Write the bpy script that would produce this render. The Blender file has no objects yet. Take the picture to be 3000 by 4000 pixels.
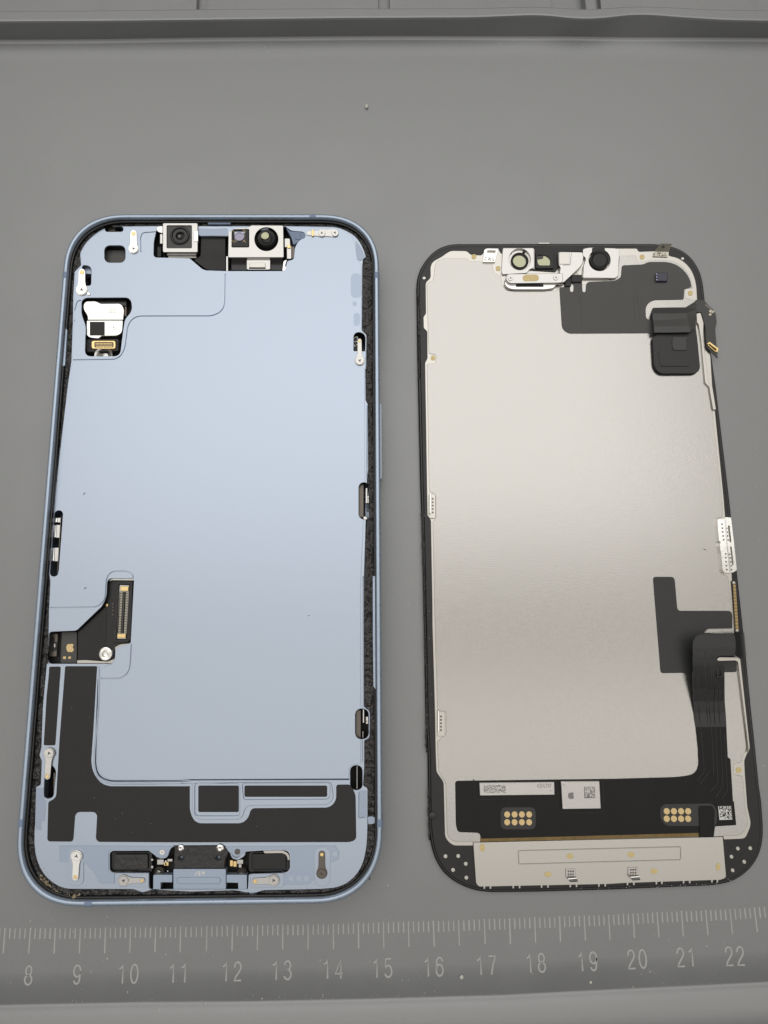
import bpy, bmesh, math, random
from mathutils import Vector, Matrix, noise, Euler
random.seed(7)
SC = bpy.context.scene
SC.unit_settings.scale_length = 0.01            # one unit is one centimetre
COL = SC.collection

# ---------------------------------------------------------------- camera
CAMP = Vector((-0.0251, 5.7459, 15.0195)); CAMR = Euler((0.1752, -0.0103, -0.0215)); FPX = 2659.7
cd = bpy.data.cameras.new("camera"); cam = bpy.data.objects.new("camera", cd); COL.objects.link(cam)
cam.location = CAMP; cam.rotation_euler = CAMR
cd.sensor_fit = 'HORIZONTAL'; cd.sensor_width = 36; cd.lens = 36*FPX/3000
cd.clip_start = .1; cd.clip_end = 1000
cd.dof.use_dof = True; cd.dof.focus_distance = 15.3; cd.dof.aperture_fstop = 9.0
SC.camera = cam
# ---------------------------------------------------------------- world and lamps
w = bpy.data.worlds.new("World"); SC.world = w; w.use_nodes = True
w.node_tree.nodes['Background'].inputs[0].default_value = (1.0, .95, .89, 1)
w.node_tree.nodes['Background'].inputs[1].default_value = .14
def area(name, loc, sx, sy, power, col, tgt=(0, 7, 0)):
    l = bpy.data.lights.new(name, 'AREA'); l.shape = 'RECTANGLE'; l.size = sx; l.size_y = sy; l.energy = power; l.color = col
    o = bpy.data.objects.new(name, l); COL.objects.link(o); o.location = loc
    o.rotation_euler = (Vector(tgt)-Vector(loc)).to_track_quat('-Z', 'Y').to_euler(); return o
area('ceiling_panel_lamp', (-3, 47.5, 70), 96, 66, 18500, (.98, .99, 1), (-3, 47.5, 0))
area('room_ceiling_glow', (0, 58, 95), 200, 140, 60000, (1, .955, .885), (0, 58, 0))
area('ceiling_strip_lamp', (0, -9, 40), 78, 20, 3900, (1, .97, .93), (0, -9, 0))
SC.view_settings.view_transform = 'Standard'; SC.view_settings.look = 'None'
SC.view_settings.exposure = 0; SC.view_settings.gamma = 1

# ---------------------------------------------------------------- materials
def mat(name, col, rough=.5, metal=0, bump=0, bscale=60, var=0, vscale=3, spec=.5, coat=0, bdist=.01, spots=0, aniso=0):
    m = bpy.data.materials.new(name); m.use_nodes = True; nt = m.node_tree; b = nt.nodes['Principled BSDF']
    b.inputs['Roughness'].default_value = rough; b.inputs['Metallic'].default_value = metal
    b.inputs['Specular IOR Level'].default_value = spec; b.inputs['Coat Weight'].default_value = coat
    tc = nt.nodes.new('ShaderNodeNewGeometry')
    c = (*col, 1)
    if var or spots:
        n = nt.nodes.new('ShaderNodeTexNoise'); n.inputs['Scale'].default_value = vscale; n.inputs['Detail'].default_value = 6
        n.inputs['Roughness'].default_value = .65
        nt.links.new(tc.outputs['Position'], n.inputs['Vector'])
        mr = nt.nodes.new('ShaderNodeMapRange'); mr.inputs[1].default_value = .25; mr.inputs[2].default_value = .75
        mr.inputs[3].default_value = 1-var; mr.inputs[4].default_value = 1+var
        nt.links.new(n.outputs['Fac'], mr.inputs[0])
        mx = nt.nodes.new('ShaderNodeMix'); mx.data_type = 'RGBA'; mx.blend_type = 'MULTIPLY'; mx.inputs[0].default_value = 1
        mx.inputs[6].default_value = c; nt.links.new(mr.outputs[0], mx.inputs[7])
        out = mx.outputs[2]
        if spots:
            n2 = nt.nodes.new('ShaderNodeTexNoise'); n2.inputs['Scale'].default_value = 9; n2.inputs['Detail'].default_value = 8
            nt.links.new(tc.outputs['Position'], n2.inputs['Vector'])
            r2 = nt.nodes.new('ShaderNodeMapRange'); r2.inputs[1].default_value = .66; r2.inputs[2].default_value = .8
            r2.inputs[3].default_value = 0; r2.inputs[4].default_value = spots; nt.links.new(n2.outputs['Fac'], r2.inputs[0])
            m2 = nt.nodes.new('ShaderNodeMix'); m2.data_type = 'RGBA'; nt.links.new(r2.outputs[0], m2.inputs[0])
            nt.links.new(out, m2.inputs[6]); m2.inputs[7].default_value = (.4, .39, .37, 1); out = m2.outputs[2]
        nt.links.new(out, b.inputs['Base Color'])
        rr = nt.nodes.new('ShaderNodeMapRange'); rr.inputs[1].default_value = .3; rr.inputs[2].default_value = .7
        rr.inputs[3].default_value = max(0, rough-.06); rr.inputs[4].default_value = min(1, rough+.06)
        nt.links.new(n.outputs['Fac'], rr.inputs[0]); nt.links.new(rr.outputs[0], b.inputs['Roughness'])
    else: b.inputs['Base Color'].default_value = c
    if bump:
        n = nt.nodes.new('ShaderNodeTexNoise'); n.inputs['Scale'].default_value = bscale; n.inputs['Detail'].default_value = 3
        nt.links.new(tc.outputs['Position'], n.inputs['Vector'])
        bp = nt.nodes.new('ShaderNodeBump'); bp.inputs['Strength'].default_value = bump; bp.inputs['Distance'].default_value = bdist
        nt.links.new(n.outputs['Fac'], bp.inputs['Height']); nt.links.new(bp.outputs[0], b.inputs['Normal'])
    return m
MAT   = mat('grey_silicone', (.218, .224, .228), .36, bump=.25, bscale=45, var=.06, vscale=.5, bdist=.01, spec=1, spots=.10)
MAT.node_tree.nodes['Principled BSDF'].inputs['IOR'].default_value = 1.62
MARK  = mat('worn_grey_silicone', (.48, .48, .47), .6, bump=.2, bscale=60)
BLUE  = mat('blue_anodised', (.47, .535, .635), .38, .78, bump=.10, bscale=70, bdist=.004)
BLUE2 = mat('blue_anodised_bracket', (.42, .50, .62), .42, .6, bump=.08, bscale=90, bdist=.004)
RIM   = mat('blue_frame', (.42, .50, .61), .30, .6, bump=.1, bscale=24, bdist=.004, var=.06, vscale=6)
BAND  = mat('blue_resin', (.22, .29, .42), .45)
VEIL  = mat('blue_plastic', (.42, .49, .61), .5, .5)
GLUE  = mat('torn_black_glue', (.026, .025, .024), .24, bump=1, bscale=9, bdist=.07, var=.5, vscale=14, spec=.5)
GLOSS = mat('black_gloss', (.010, .010, .011), .22, var=.3, vscale=6)
BOARD = mat('black_board_film', (.006, .006, .0055), .42, bump=.15, bscale=12, bdist=.006, var=.2, vscale=3, spec=.3)
FILM  = mat('black_graphite_film', (.022, .021, .020), .5, bump=.05, bscale=60, bdist=.003, var=.1, vscale=2, spec=.4)
BLACK = mat('black_plastic', (.012, .012, .013), .45, bump=.1, bscale=40, bdist=.004)
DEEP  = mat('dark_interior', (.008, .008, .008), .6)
RUB   = mat('wrinkled_black_rubber', (.035, .035, .035), .4, bump=.6, bscale=9, bdist=.03)
FOAM  = mat('black_foam', (.05, .05, .05), .7, bump=1, bscale=35, bdist=.03, var=.5, vscale=40)
GREY  = mat('dark_grey_film', (.075, .074, .071), .5, bump=.06, bscale=20, bdist=.004, var=.06, vscale=2)
SILV  = mat('nickel_steel', (.52, .51, .49), .2, 1, bump=.45, bscale=9, bdist=.004, var=.05, vscale=3)
BRITE = mat('bright_steel', (.78, .77, .74), .14, 1, bump=.3, bscale=8, bdist=.004)
PLATE = mat('grained_steel_sheet', (.465, .452, .43), .17, .9, bump=.65, bscale=55, bdist=.004, var=.02, vscale=25)
TRAY  = mat('satin_steel', (.55, .53, .49), .3, 1, bump=.1, bscale=60, bdist=.003)
GOLD  = mat('gold', (.86, .64, .30), .3, .9)
GOLDP = mat('pale_gold_pad', (.80, .60, .30), .45, .35)
YEL   = mat('yellow_glue_dot', (.72, .58, .28), .5, .2, var=.15, vscale=30)
CAN   = mat('sparkling_shield_steel', (.62, .60, .58), .38, .9, bump=.8, bscale=55, bdist=.006, var=.1, vscale=60)
PRINT = mat('grey_laser_print', (.20, .19, .18), .6)
WHITE = mat('white_print', (.75, .75, .72), .5)
BRASS = mat('brown_gold_flex', (.20, .135, .05), .35, .5, var=.35, vscale=6)
LENSG = mat('black_lens_glass', (.002, .002, .003), .03, spec=.25)
LENSY = mat('pale_green_filter_glass', (.62, .64, .42), .25, .1)
LENSP = mat('violet_filter_glass', (.38, .36, .48), .2, .2)
BROWN = mat('brown_grey_coil', (.16, .14, .12), .35, .7)
CRUMB = mat('beige_crumbs', (.38, .31, .2), .8, var=.4, vscale=30)
LINT  = mat('pale_dust', (.62, .61, .57), .8)
CREAM = mat('cream_solder_resist', (.62, .59, .50), .3, .5, bump=.3, bscale=25, bdist=.01)

# ---------------------------------------------------------------- placing: photo crops and planes
CR = dict(A=(150, 800, .42194), B=(800, 800, .42194), C=(100, 1900, .42194), D=(50, 2550, .42194), E=(700, 2950, .51236),
          F=(50, 3150, .42194), G=(1600, 900, .42194), H=(2150, 900, .42194), I=(2400, 1950, .36166), J=(2500, 2550, .31646),
          K=(1650, 2950, .45208), L=(2250, 2950, .45208), M=(1600, 1900, .47506), N=(0, 3500, .60277), O=(1000, 3500, .60277),
          Q=(2000, 3500, .60277), S=(0, 0, .90416), T=(1500, 0, .90416), U=(1300, 1250, .497), V=(1300, 2250, .452), W=(0, 0, 1.80832))
CM = CAMR.to_matrix()
def P(u, v, z):                                  # survey measurement (u, v) -> the point of the plane at height z
    d = CM @ Vector(((u-1500)/FPX, (2000-v)/FPX, -1)); t = (z-CAMP.z)/d.z
    return CAMP + d*t
def src(c, x, y): a = CR[c]; return (a[0]+x*a[2], a[1]+y*a[2])
def at(c, x, y, z): return P(*src(c, x, y), z)
def cmpx(c, z): return CR[c][2]*(CAMP.z-z)/FPX*1.01
def S(c, pts, n=5):                              # a traced outline with rounded corners, in survey units
    q = []
    for p in pts:
        if isinstance(p[0], str): cc = p[0]; p = p[1:]
        else: cc = c
        u, v = src(cc, p[0], p[1]); q.append((u, v, (p[2]*CR[cc][2] if len(p) > 2 else 0)))
    out = []
    N = len(q)
    for i in range(N):
        a, b, d = Vector(q[i-1][:2]), Vector(q[i][:2]), Vector(q[(i+1) % N][:2]); r = q[i][2]
        if r <= 0: out.append(tuple(b)); continue
        e1, e2 = a-b, d-b; l1, l2 = e1.length, e2.length
        if l1 < 1e-6 or l2 < 1e-6: out.append(tuple(b)); continue
        e1 /= l1; e2 /= l2; t = min(r, l1*.48, l2*.48)
        p0, p2 = b+e1*t, b+e2*t
        for k in range(n+1):
            s = k/n; out.append(tuple(p0*(1-s)**2 + b*2*s*(1-s)*.82 + (p0+p2)*.5*2*s*(1-s)*.18 + p2*s*s))
    return out
def rect(c, x0, y0, x1, y1, r=0): return S(c, [(x0, y0, r), (x1, y0, r), (x1, y1, r), (x0, y1, r)])
def circ(c, x, y, r, n=28, ry=None):
    u, v = src(c, x, y); s = CR[c][2]; ry = ry or r
    return [(u+r*s*math.cos(2*math.pi*k/n), v+ry*s*math.sin(2*math.pi*k/n)) for k in range(n)]
def slit(c, pts, wd=3.4):                        # a narrow groove along a path
    q = [Vector(p) for p in open_path(c, pts)]; L, R_ = [], []
    for i, p in enumerate(q):
        t = (q[min(i+1, len(q)-1)]-q[max(i-1, 0)]).normalized(); n = Vector((-t.y, t.x))*wd/2
        L.append(tuple(p+n)); R_.append(tuple(p-n))
    return L + R_[::-1]
def open_path(c, pts):
    full = S(c, pts); a = src(*( (pts[0][0], pts[0][1], pts[0][2]) if isinstance(pts[0][0], str) else (c, pts[0][0], pts[0][1])))
    return full

# ---------------------------------------------------------------- object helpers
ORG = {}
def link(o, parent, origin):
    COL.objects.link(o); ORG[o.name] = origin
    if parent is not None: o.parent = parent; o.location = origin-ORG[parent.name]
    else: o.location = origin
def obj(name, me, m, parent, label=None, smooth=False, kind=None):
    n = len(me.vertices)
    c = Vector((0, 0, 0))
    if n:
        xs = [v.co for v in me.vertices]
        c = Vector([(min(v[i] for v in xs)+max(v[i] for v in xs))/2 for i in range(3)])
    me.transform(Matrix.Translation(-c)); me.name = name
    me.materials.clear(); me.materials.append(m)
    if smooth: me.polygons.foreach_set('use_smooth', [True]*len(me.polygons))
    o = bpy.data.objects.new(name, me); link(o, parent, c)
    if label: o['label'] = label
    if kind: o['kind'] = kind
    return o
def thing(name, label, cat, loc, group=None):
    o = bpy.data.objects.new(name, None); o.empty_display_size = .5; link(o, None, Vector(loc))
    o['label'] = label; o['category'] = cat
    if group: o['group'] = group
    return o
from mathutils.geometry import delaunay_2d_cdt
def inside(p, poly):
    c = False; x, y = p; j = len(poly)-1
    for i in range(len(poly)):
        a, b = poly[i], poly[j]
        if (a[1] > y) != (b[1] > y) and x < (b[0]-a[0])*(y-a[1])/(b[1]-a[1])+a[0]: c = not c
        j = i
    return c
def pierced_mesh(polys, z0, z1, bev):            # a sheet with openings; openings may cross its edge
    W = [[P(u, v, z1).to_2d() for u, v in p] for p in polys]; vs, es = [], []
    for p in W:
        b = len(vs); vs += p; es += [(b+i, b+(i+1) % len(p)) for i in range(len(p))]
    v, e, f, _, _, _ = delaunay_2d_cdt(vs, es, [], 0, 1e-5)
    bm = bmesh.new(); bv = [bm.verts.new((p.x, p.y, z1)) for p in v]
    for t in f:
        c = sum((v[k] for k in t), Vector((0, 0)))/len(t)
        if inside(c, W[0]) and not any(inside(c, h) for h in W[1:]):
            try: bm.faces.new([bv[k] for k in t])
            except ValueError: pass
    for x in [x for x in bm.verts if not x.link_faces]: bm.verts.remove(x)
    bmesh.ops.recalc_face_normals(bm, faces=bm.faces)
    if sum(x.normal.z for x in bm.faces) < 0: bmesh.ops.reverse_faces(bm, faces=bm.faces)
    be = [x for x in bm.edges if len(x.link_faces) == 1]
    bev = min(bev, (z1-z0)*.45)
    def down(edges, z, off):
        r = bmesh.ops.extrude_edge_only(bm, edges=edges); nv = [g for g in r['geom'] if isinstance(g, bmesh.types.BMVert)]
        for q in nv: q.co.z = z
        return [g for g in r['geom'] if isinstance(g, bmesh.types.BMEdge) and len(g.link_faces) == 1]
    if bev > .002:                                # chamfer: pull the top rim in, then drop the wall
        nrm = {}
        for x in be:
            fcx = x.link_faces[0].calc_center_median(); a, b = x.verts; d = (b.co-a.co).to_2d(); 
            if d.length < 1e-7: continue
            n_ = Vector((-d.y, d.x)).normalized(); l = [l for l in x.link_loops][0]; dd = (l.link_loop_next.vert.co-l.vert.co).to_2d().normalized(); n_ = Vector((-dd.y, dd.x))
            for q in x.verts: nrm.setdefault(q, []).append(n_)
        old = {q: q.co.copy() for q in nrm}
        r_ = bmesh.ops.extrude_edge_only(bm, edges=be); ne = [g for g in r_['geom'] if isinstance(g, bmesh.types.BMEdge) and len(g.link_faces) == 1]
        for q in nrm:
            n_ = sum(nrm[q], Vector((0, 0))); 
            if n_.length > 1e-6: n_.normalize(); q.co.x += n_.x*bev*.8; q.co.y += n_.y*bev*.8
        for g in r_['geom']:
            if isinstance(g, bmesh.types.BMVert): g.co.z = z1-bev
        be = ne
    down(be, z0, 0)
    bmesh.ops.recalc_face_normals(bm, faces=bm.faces)
    me = bpy.data.meshes.new('m'); bm.to_mesh(me); bm.free(); return me
def sheet_mesh(polys, z0, z1, bev):
    if len(polys) > 1: return pierced_mesh(polys, z0, z1, bev)
    cu = bpy.data.curves.new('c', 'CURVE'); cu.dimensions = '2D'; cu.fill_mode = 'BOTH'
    for poly in polys:
        pts = [P(u, v, z1) for u, v in poly]
        ar = sum(pts[i].x*pts[i-1].y-pts[i-1].x*pts[i].y for i in range(len(pts)))
        sp = cu.splines.new('POLY'); sp.points.add(len(pts)-1); sp.use_cyclic_u = True
        for k, p in enumerate(pts): sp.points[k].co = (p.x, p.y, 0, 1)
    h = (z1-z0)/2; bev = min(bev, h*.9)
    cu.extrude = h-bev; cu.bevel_depth = bev; cu.bevel_resolution = 1; cu.offset = -bev
    t = bpy.data.objects.new('c', cu); me = bpy.data.meshes.new_from_object(t)
    bpy.data.objects.remove(t); bpy.data.curves.remove(cu)
    me.transform(Matrix.Translation((0, 0, z0+h)))
    return me
def pl(name, outer, z0, z1, m, parent, holes=(), bev=.006, label=None):
    return obj(name, sheet_mesh([outer]+list(holes), z0, z1, bev), m, parent, label)
def mesh(verts, faces):
    me = bpy.data.meshes.new('m'); me.from_pydata([tuple(v) for v in verts], [], faces); me.update(); return me
def tube_me(paths, r, res=2):
    cu = bpy.data.curves.new('c', 'CURVE'); cu.dimensions = '3D'; cu.bevel_depth = r; cu.bevel_resolution = res; cu.use_fill_caps = True
    for pts in paths:
        sp = cu.splines.new('POLY'); sp.points.add(len(pts)-1)
        for k, p in enumerate(pts): sp.points[k].co = (*p, 1)
    t = bpy.data.objects.new('c', cu); me = bpy.data.meshes.new_from_object(t)
    bpy.data.objects.remove(t); bpy.data.curves.remove(cu); return me
def tube(name, c, pts, z, r, m, parent, closed=False, label=None):
    q = [P(u, v, z) for u, v in S(c, pts)]
    if closed: q.append(q[0])
    return obj(name, tube_me([q], r), m, parent, label, True)
def lathe(name, c, x, y, prof, m, parent, n=32, label=None):      # prof: (radius in crop px, z)
    z = prof[0][1]; ctr = at(c, x, y, prof[-1][1]); k = cmpx(c, z); vs, fs = [], []
    for r, zz in prof:
        for i in range(n):
            a = 2*math.pi*i/n; vs.append((ctr.x+r*k*math.cos(a), ctr.y+r*k*math.sin(a), zz))
    for j in range(len(prof)-1):
        for i in range(n): fs.append((j*n+i, j*n+(i+1) % n, (j+1)*n+(i+1) % n, (j+1)*n+i))
    if prof[-1][0] > 0: fs.append(tuple(range((len(prof)-1)*n, len(prof)*n)))
    return obj(name, mesh(vs, fs), m, parent, label)
def screw(c, x, y, r, z, parent, m=SILV, h=.02, rot=.3):
    k = CR[c][2]; u, v = src(c, x, y); st = []
    for i in range(6):
        a = rot+i*math.pi/3; rr = (r*.34 if i % 2 == 0 else r*.12)*k; st.append((u+rr*math.cos(a), v+rr*math.sin(a)))
    s = pl('screw', circ(c, x, y, r*.82), z, z+h, m, parent, [st], .006)
    obj('screw_recess', sheet_mesh([circ(c, x, y, r*.36)], z, z+.003, 0), BROWN, s)
    return s
def clip(c, hx, hy, r, ex, ey, hw, z, parent, m=SILV, label=None, rot=.3):
    d = Vector((ex-hx, ey-hy)); L = d.length; d /= L; n = Vector((-d.y, d.x)); H = Vector((hx, hy)); pts = []
    a0 = math.atan2(d.y, d.x); g = math.radians(46)
    for k in range(15):
        a = a0+g+(2*math.pi-2*g)*k/14; pts.append((hx+r*math.cos(a), hy+r*math.sin(a)))
    pts.append(tuple(H+d*r*1.35-n*hw*1.05)); pts.append(tuple(H+d*(L-hw)-n*hw))
    for k in range(1, 6):
        a = a0-math.pi/2+math.pi*k/6; pts.append((ex-d.x*hw+hw*math.cos(a), ey-d.y*hw+hw*math.sin(a)))
    pts.append(tuple(H+d*(L-hw)+n*hw)); pts.append(tuple(H+d*r*1.35+n*hw*1.05))
    me = sheet_mesh([S(c, pts)], z, z+.018, .005)
    o = obj('grounding_clip', me, m, parent, label)
    screw(c, hx, hy, r, z+.018, o, m, rot=rot)
    e = H+d*(L-hw*1.1)
    obj('contact_tip', sheet_mesh([circ(c, e.x, e.y, hw*.62)], z+.01, z+.026, .006), GOLD, o)
    return o
def box(name, c, x0, y0, x1, y1, z0, z1, m, parent, r=4, label=None, bev=.006):
    return pl(name, rect(c, x0, y0, x1, y1, r), z0, z1, m, parent, (), bev, label)
def text(name, s, ctr, size, rotz, m, parent, ext=.004, sx=.8, bev=0, off=0, mirror=False, label=None):
    cu = bpy.data.curves.new('t', 'FONT'); cu.body = s; cu.size = size; cu.align_x = 'CENTER'; cu.align_y = 'CENTER'; cu.extrude = ext
    cu.bevel_depth = bev; cu.bevel_resolution = 1; cu.offset = off; cu.space_character = 1.1; cu.resolution_u = 6
    t = bpy.data.objects.new('t', cu); me = bpy.data.meshes.new_from_object(t); bpy.data.objects.remove(t); bpy.data.curves.remove(cu)
    me.transform(Matrix.Translation(ctr) @ Matrix.Rotation(rotz, 4, 'Z') @ Matrix.Diagonal((-sx if mirror else sx, 1, 1, 1)))
    return obj(name, me, m, parent, label)
def cells(name, c, quad, nx, ny, z, m, parent, fill=.5, kind='stuff', solid=True, label=None):   # a printed matrix of small modules
    q = [Vector(src(c, *p)) for p in quad]; vs, fs = [], []
    rnd = random.Random(len(name)+nx)
    for i in range(nx):
        for j in range(ny):
            on = rnd.random() < fill
            if solid and (j == ny-1 or i == 0): on = True
            if solid and (j == 0 or i == nx-1): on = (i+j) % 2 == 0
            if not on: continue
            b = len(vs)
            for a, e in ((i, j), (i+1, j), (i+1, j+1), (i, j+1)):
                s, t = a/nx, e/ny; p = (q[0]*(1-s)+q[1]*s)*(1-t)+(q[3]*(1-s)+q[2]*s)*t; w_ = P(p.x, p.y, z); vs.append(w_)
            fs.append((b+3, b+2, b+1, b))
    return obj(name, mesh(vs, fs), m, parent, label, kind=kind)
LOGO = [(0, .52), (.12, .6), (.28, .63), (.45, .55), (.55, .42), (.42, .30), (.37, .12), (.44, -.07), (.58, -.17), (.5, -.38), (.36, -.58), (.22, -.66),
        (.08, -.6), (-.06, -.58), (-.2, -.65), (-.34, -.6), (-.5, -.35), (-.58, -.02), (-.54, .3), (-.4, .52), (-.22, .6)]
LEAF = [(.0, .68), (.04, .86), (.16, 1.0), (.27, 1.04), (.24, .84), (.12, .71)]
def logo(c, x, y, s, z, m, parent):
    f = lambda L: S(c, [(x+a*s, y-b*s, .12*s) for a, b in L], 2)
    a = obj('logo', sheet_mesh([f(LOGO), f(LEAF)], z, z+.003, 0), m, parent)
def bits(name, path, width, n, size, z, m, parent, flat=.6, seed=1, zf=None):   # scattered grains joined into one stuff part
    rnd = random.Random(seed); vs, fs = [], []
    for _ in range(n):
        i = rnd.randrange(len(path)-1); t = rnd.random(); a, b = Vector(path[i]), Vector(path[i+1]); p = a.lerp(b, t)
        d = (b-a).normalized(); p = p+Vector((-d.y, d.x))*rnd.uniform(-1, 1)*width
        s = size*rnd.choice((.4, .5, .6, .8, 1, 1.6)); q = P(p.x, p.y, z); base = len(vs)
        ax = [Vector((1, 0, 0)), Vector((0, 1, 0)), Vector((0, 0, flat))]
        R = Euler((rnd.uniform(-.4, .4), rnd.uniform(-.4, .4), rnd.uniform(0, 6))).to_matrix()
        for v in ((1, 0, 0), (-1, 0, 0), (0, .8, 0), (0, -.8, 0), (0, 0, flat), (0, 0, -flat)):
            vs.append(q+R @ Vector(v)*s*rnd.uniform(.7, 1.3)+Vector((0, 0, s*flat*.6)))
        for f in ((0, 2, 4), (2, 1, 4), (1, 3, 4), (3, 0, 4), (2, 0, 5), (1, 2, 5), (3, 1, 5), (0, 3, 5)): fs.append(tuple(base+k for k in f))
    return obj(name, mesh(vs, fs), m, parent, kind='stuff')

# ================================================================ THE MAT
mt = thing('repair_mat', 'large grey silicone mat with raised ruler marks and a tray wall at its far side', 'mat', (0, 6, 0))
# tray wall: traced base and top lines
ZW = .50
base_l = [src('S', x, y) for x, y in ((-900, 170), (0, 178), (400, 176), (900, 168), (1500, 162))]+[src('T', x, y) for x, y in ((60, 161), (760, 163), (900, 165), (1300, 167), (1659, 170), (2700, 176))]
top_f = [src('S', x, y) for x, y in ((-900, 95), (0, 91), (500, 88), (1000, 82), (1500, 76))]+[src('T', x, y) for x, y in ((60, 75), (400, 73), (520, 68), (640, 63), (720, 66), (810, 78), (900, 80), (980, 73), (1060, 62), (1150, 62), (1300, 74), (1480, 85), (1659, 88), (2700, 92))]
top_b = [src('S', x, y) for x, y in ((-900, 50), (0, 46), (500, 42), (1000, 36), (1500, 33))]+[src('T', x, y) for x, y in ((60, 34), (400, 33), (520, 29), (640, 26), (740, 30), (860, 38), (930, 36), (1000, 30), (1080, 25), (1200, 27), (1400, 38), (1659, 42), (2700, 46))]
def resamp(path, z, xs):
    q = [P(u, v, z) for u, v in path]; out = []
    for x in xs:
        for a, b in zip(q, q[1:]):
            if a.x <= x <= b.x: t = (x-a.x)/(b.x-a.x); t = t; out.append(a.y+(b.y-a.y)*t); break
        else: out.append(q[0].y if x < q[0].x else q[-1].y)
    for _ in range(2): out = [out[0]]+[(out[i-1]+2*out[i]+out[i+1])/4 for i in range(1, len(out)-1)]+[out[-1]]
    return out
XS = [-26+i*.2 for i in range(261)]
yb, yf, yk = resamp(base_l, 0, XS), resamp(top_f, ZW, XS), resamp(top_b, ZW, XS)
# front crease and rolled edge
crease = [src('N', x, y) for x, y in ((-900, 735), (0, 712), (900, 693), (1600, 688))]+[src('O', x, y) for x, y in ((60, 685), (700, 672), (1300, 655), (1659, 645))]+[src('Q', x, y) for x, y in ((100, 638), (700, 608), (1200, 585), (1659, 562), (2500, 520))]
yc = resamp(crease, 0, XS)
vs, fs = [], []
def rows_mesh(rows):                              # rows: list of functions i -> (y, z)
    vs, fs = [], []
    for r in rows:
        for i, x in enumerate(XS): y, z = r(i); vs.append((x, y, z))
    n = len(XS)
    for j in range(len(rows)-1):
        for i in range(n-1): fs.append((j*n+i, j*n+i+1, (j+1)*n+i+1, (j+1)*n+i))
    return mesh(vs, fs)
rows = [lambda i: (-22, -.05), lambda i: (yc[i]-2.6, .0)] + [(lambda k: (lambda i: (yc[i]-1.15+1.1*k/10, .0+.13*math.sin(math.pi*min(1, k/10*1.0))**.8)))(k) for k in range(11)] + \
       [lambda i: (yc[i]-.02, -.03), lambda i: (yc[i]+.02, -.03), lambda i: (yc[i]+.06, 0)]
rows += [(lambda k: (lambda i: (yc[i]+.06+(yb[i]-.1-yc[i]-.06)*k/40, 0)))(k) for k in range(1, 41)]
rows += [lambda i: (yb[i]-.03, .01), lambda i: (yb[i], .05)]
obj('mat_sheet', rows_mesh(rows), MAT, mt, smooth=True)
rows = [lambda i: (yb[i]-.01, .0), lambda i: (yb[i], .06), lambda i: (yf[i]-.015, ZW-.05), lambda i: (yf[i]+.005, ZW-.012), lambda i: (yf[i]+.04, ZW), lambda i: (yk[i]-.04, ZW), lambda i: (yk[i]-.01, ZW-.012), lambda i: (yk[i], ZW-.04), lambda i: (yk[i]+.04, .2)]
obj('tray_wall', rows_mesh(rows), MAT, mt, smooth=False, label='raised wavy wall of the parts tray')
rows = [lambda i: (yk[i]+.02, .22), lambda i: (36, .22)]
obj('tray_floor', rows_mesh(rows), MAT, mt)
def rib(u0, u1, z, nm='tray_divider'):
    a, b = P(u0, 30, z), P(u1, 30, z)
    me = mesh([(a.x, a.y-.25, .2), (b.x, b.y-.25, .2), (b.x, 36, .2), (a.x, 36, .2), (a.x+.02, a.y-.25, z), (b.x-.02, b.y-.25, z), (b.x-.02, 36, z), (a.x+.02, 36, z)],
              [(0, 1, 5, 4), (1, 2, 6, 5), (3, 0, 4, 7), (4, 5, 6, 7)])
    obj(nm, me, MAT, mt)
rib(396, 770, .40, 'tray_step'); rib(806, 1480, .36, 'tray_step'); rib(1520, 2155, .40, 'tray_step'); rib(2286, 2330, .49); rib(2345, 2950, .38, 'tray_step')
# ruler
TK = [('N', 35, 207, 22, 377), ('N', 200, 207, 187, 377), ('N', 360, 207, 352, 377), ('N', 523, 205, 515, 375), ('N', 685, 203, 680, 373), ('N', 848, 200, 842, 370), ('N', 1010, 200, 1005, 367), ('N', 1172, 198, 1168, 365), ('N', 1342, 195, 1339, 360), ('N', 1507, 190, 1504, 358),
      ('O', 12, 187, 9, 355), ('O', 175, 184, 173, 350), ('O', 338, 182, 338, 350), ('O', 501, 180, 502, 347), ('O', 663, 174, 666, 341), ('O', 826, 170, 829, 340), ('O', 988, 166, 991, 334), ('O', 1149, 162, 1155, 330), ('O', 1312, 158, 1318, 324), ('O', 1479, 150, 1485, 317), ('O', 1642, 145, 1649, 313),
      ('Q', 146, 140, 152, 305), ('Q', 307, 134, 314, 299), ('Q', 466, 127, 475, 292), ('Q', 625, 122, 634, 285), ('Q', 783, 113, 793, 278), ('Q', 939, 105, 951, 270), ('Q', 1097, 98, 1109, 263), ('Q', 1254, 93, 1269, 256), ('Q', 1411, 86, 1427, 251), ('Q', 1569, 74, 1589, 238), ('Q', 1726, 66, 1748, 229)]
tm = mesh([(-.5, -.5, 0), (.5, -.5, 0), (.5, .5, 0), (-.5, .5, 0), (-.3, -.46, 1), (.3, -.46, 1), (.3, .46, 1), (-.3, .46, 1)], [(0, 1, 5, 4), (1, 2, 6, 5), (2, 3, 7, 6), (3, 0, 4, 7), (4, 5, 6, 7)])
tm.name = 'tick_mark'; tm.materials.append(MARK)
def tick(a, b):
    d = b-a; o = bpy.data.objects.new('tick_mark', tm); link(o, mt, (a+b)/2)
    o.rotation_euler.z = math.atan2(d.y, d.x)+math.pi/2; o.scale = (.040*random.uniform(.85, 1.1), d.length*random.uniform(.98, 1.02), .014)
prev = None
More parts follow.
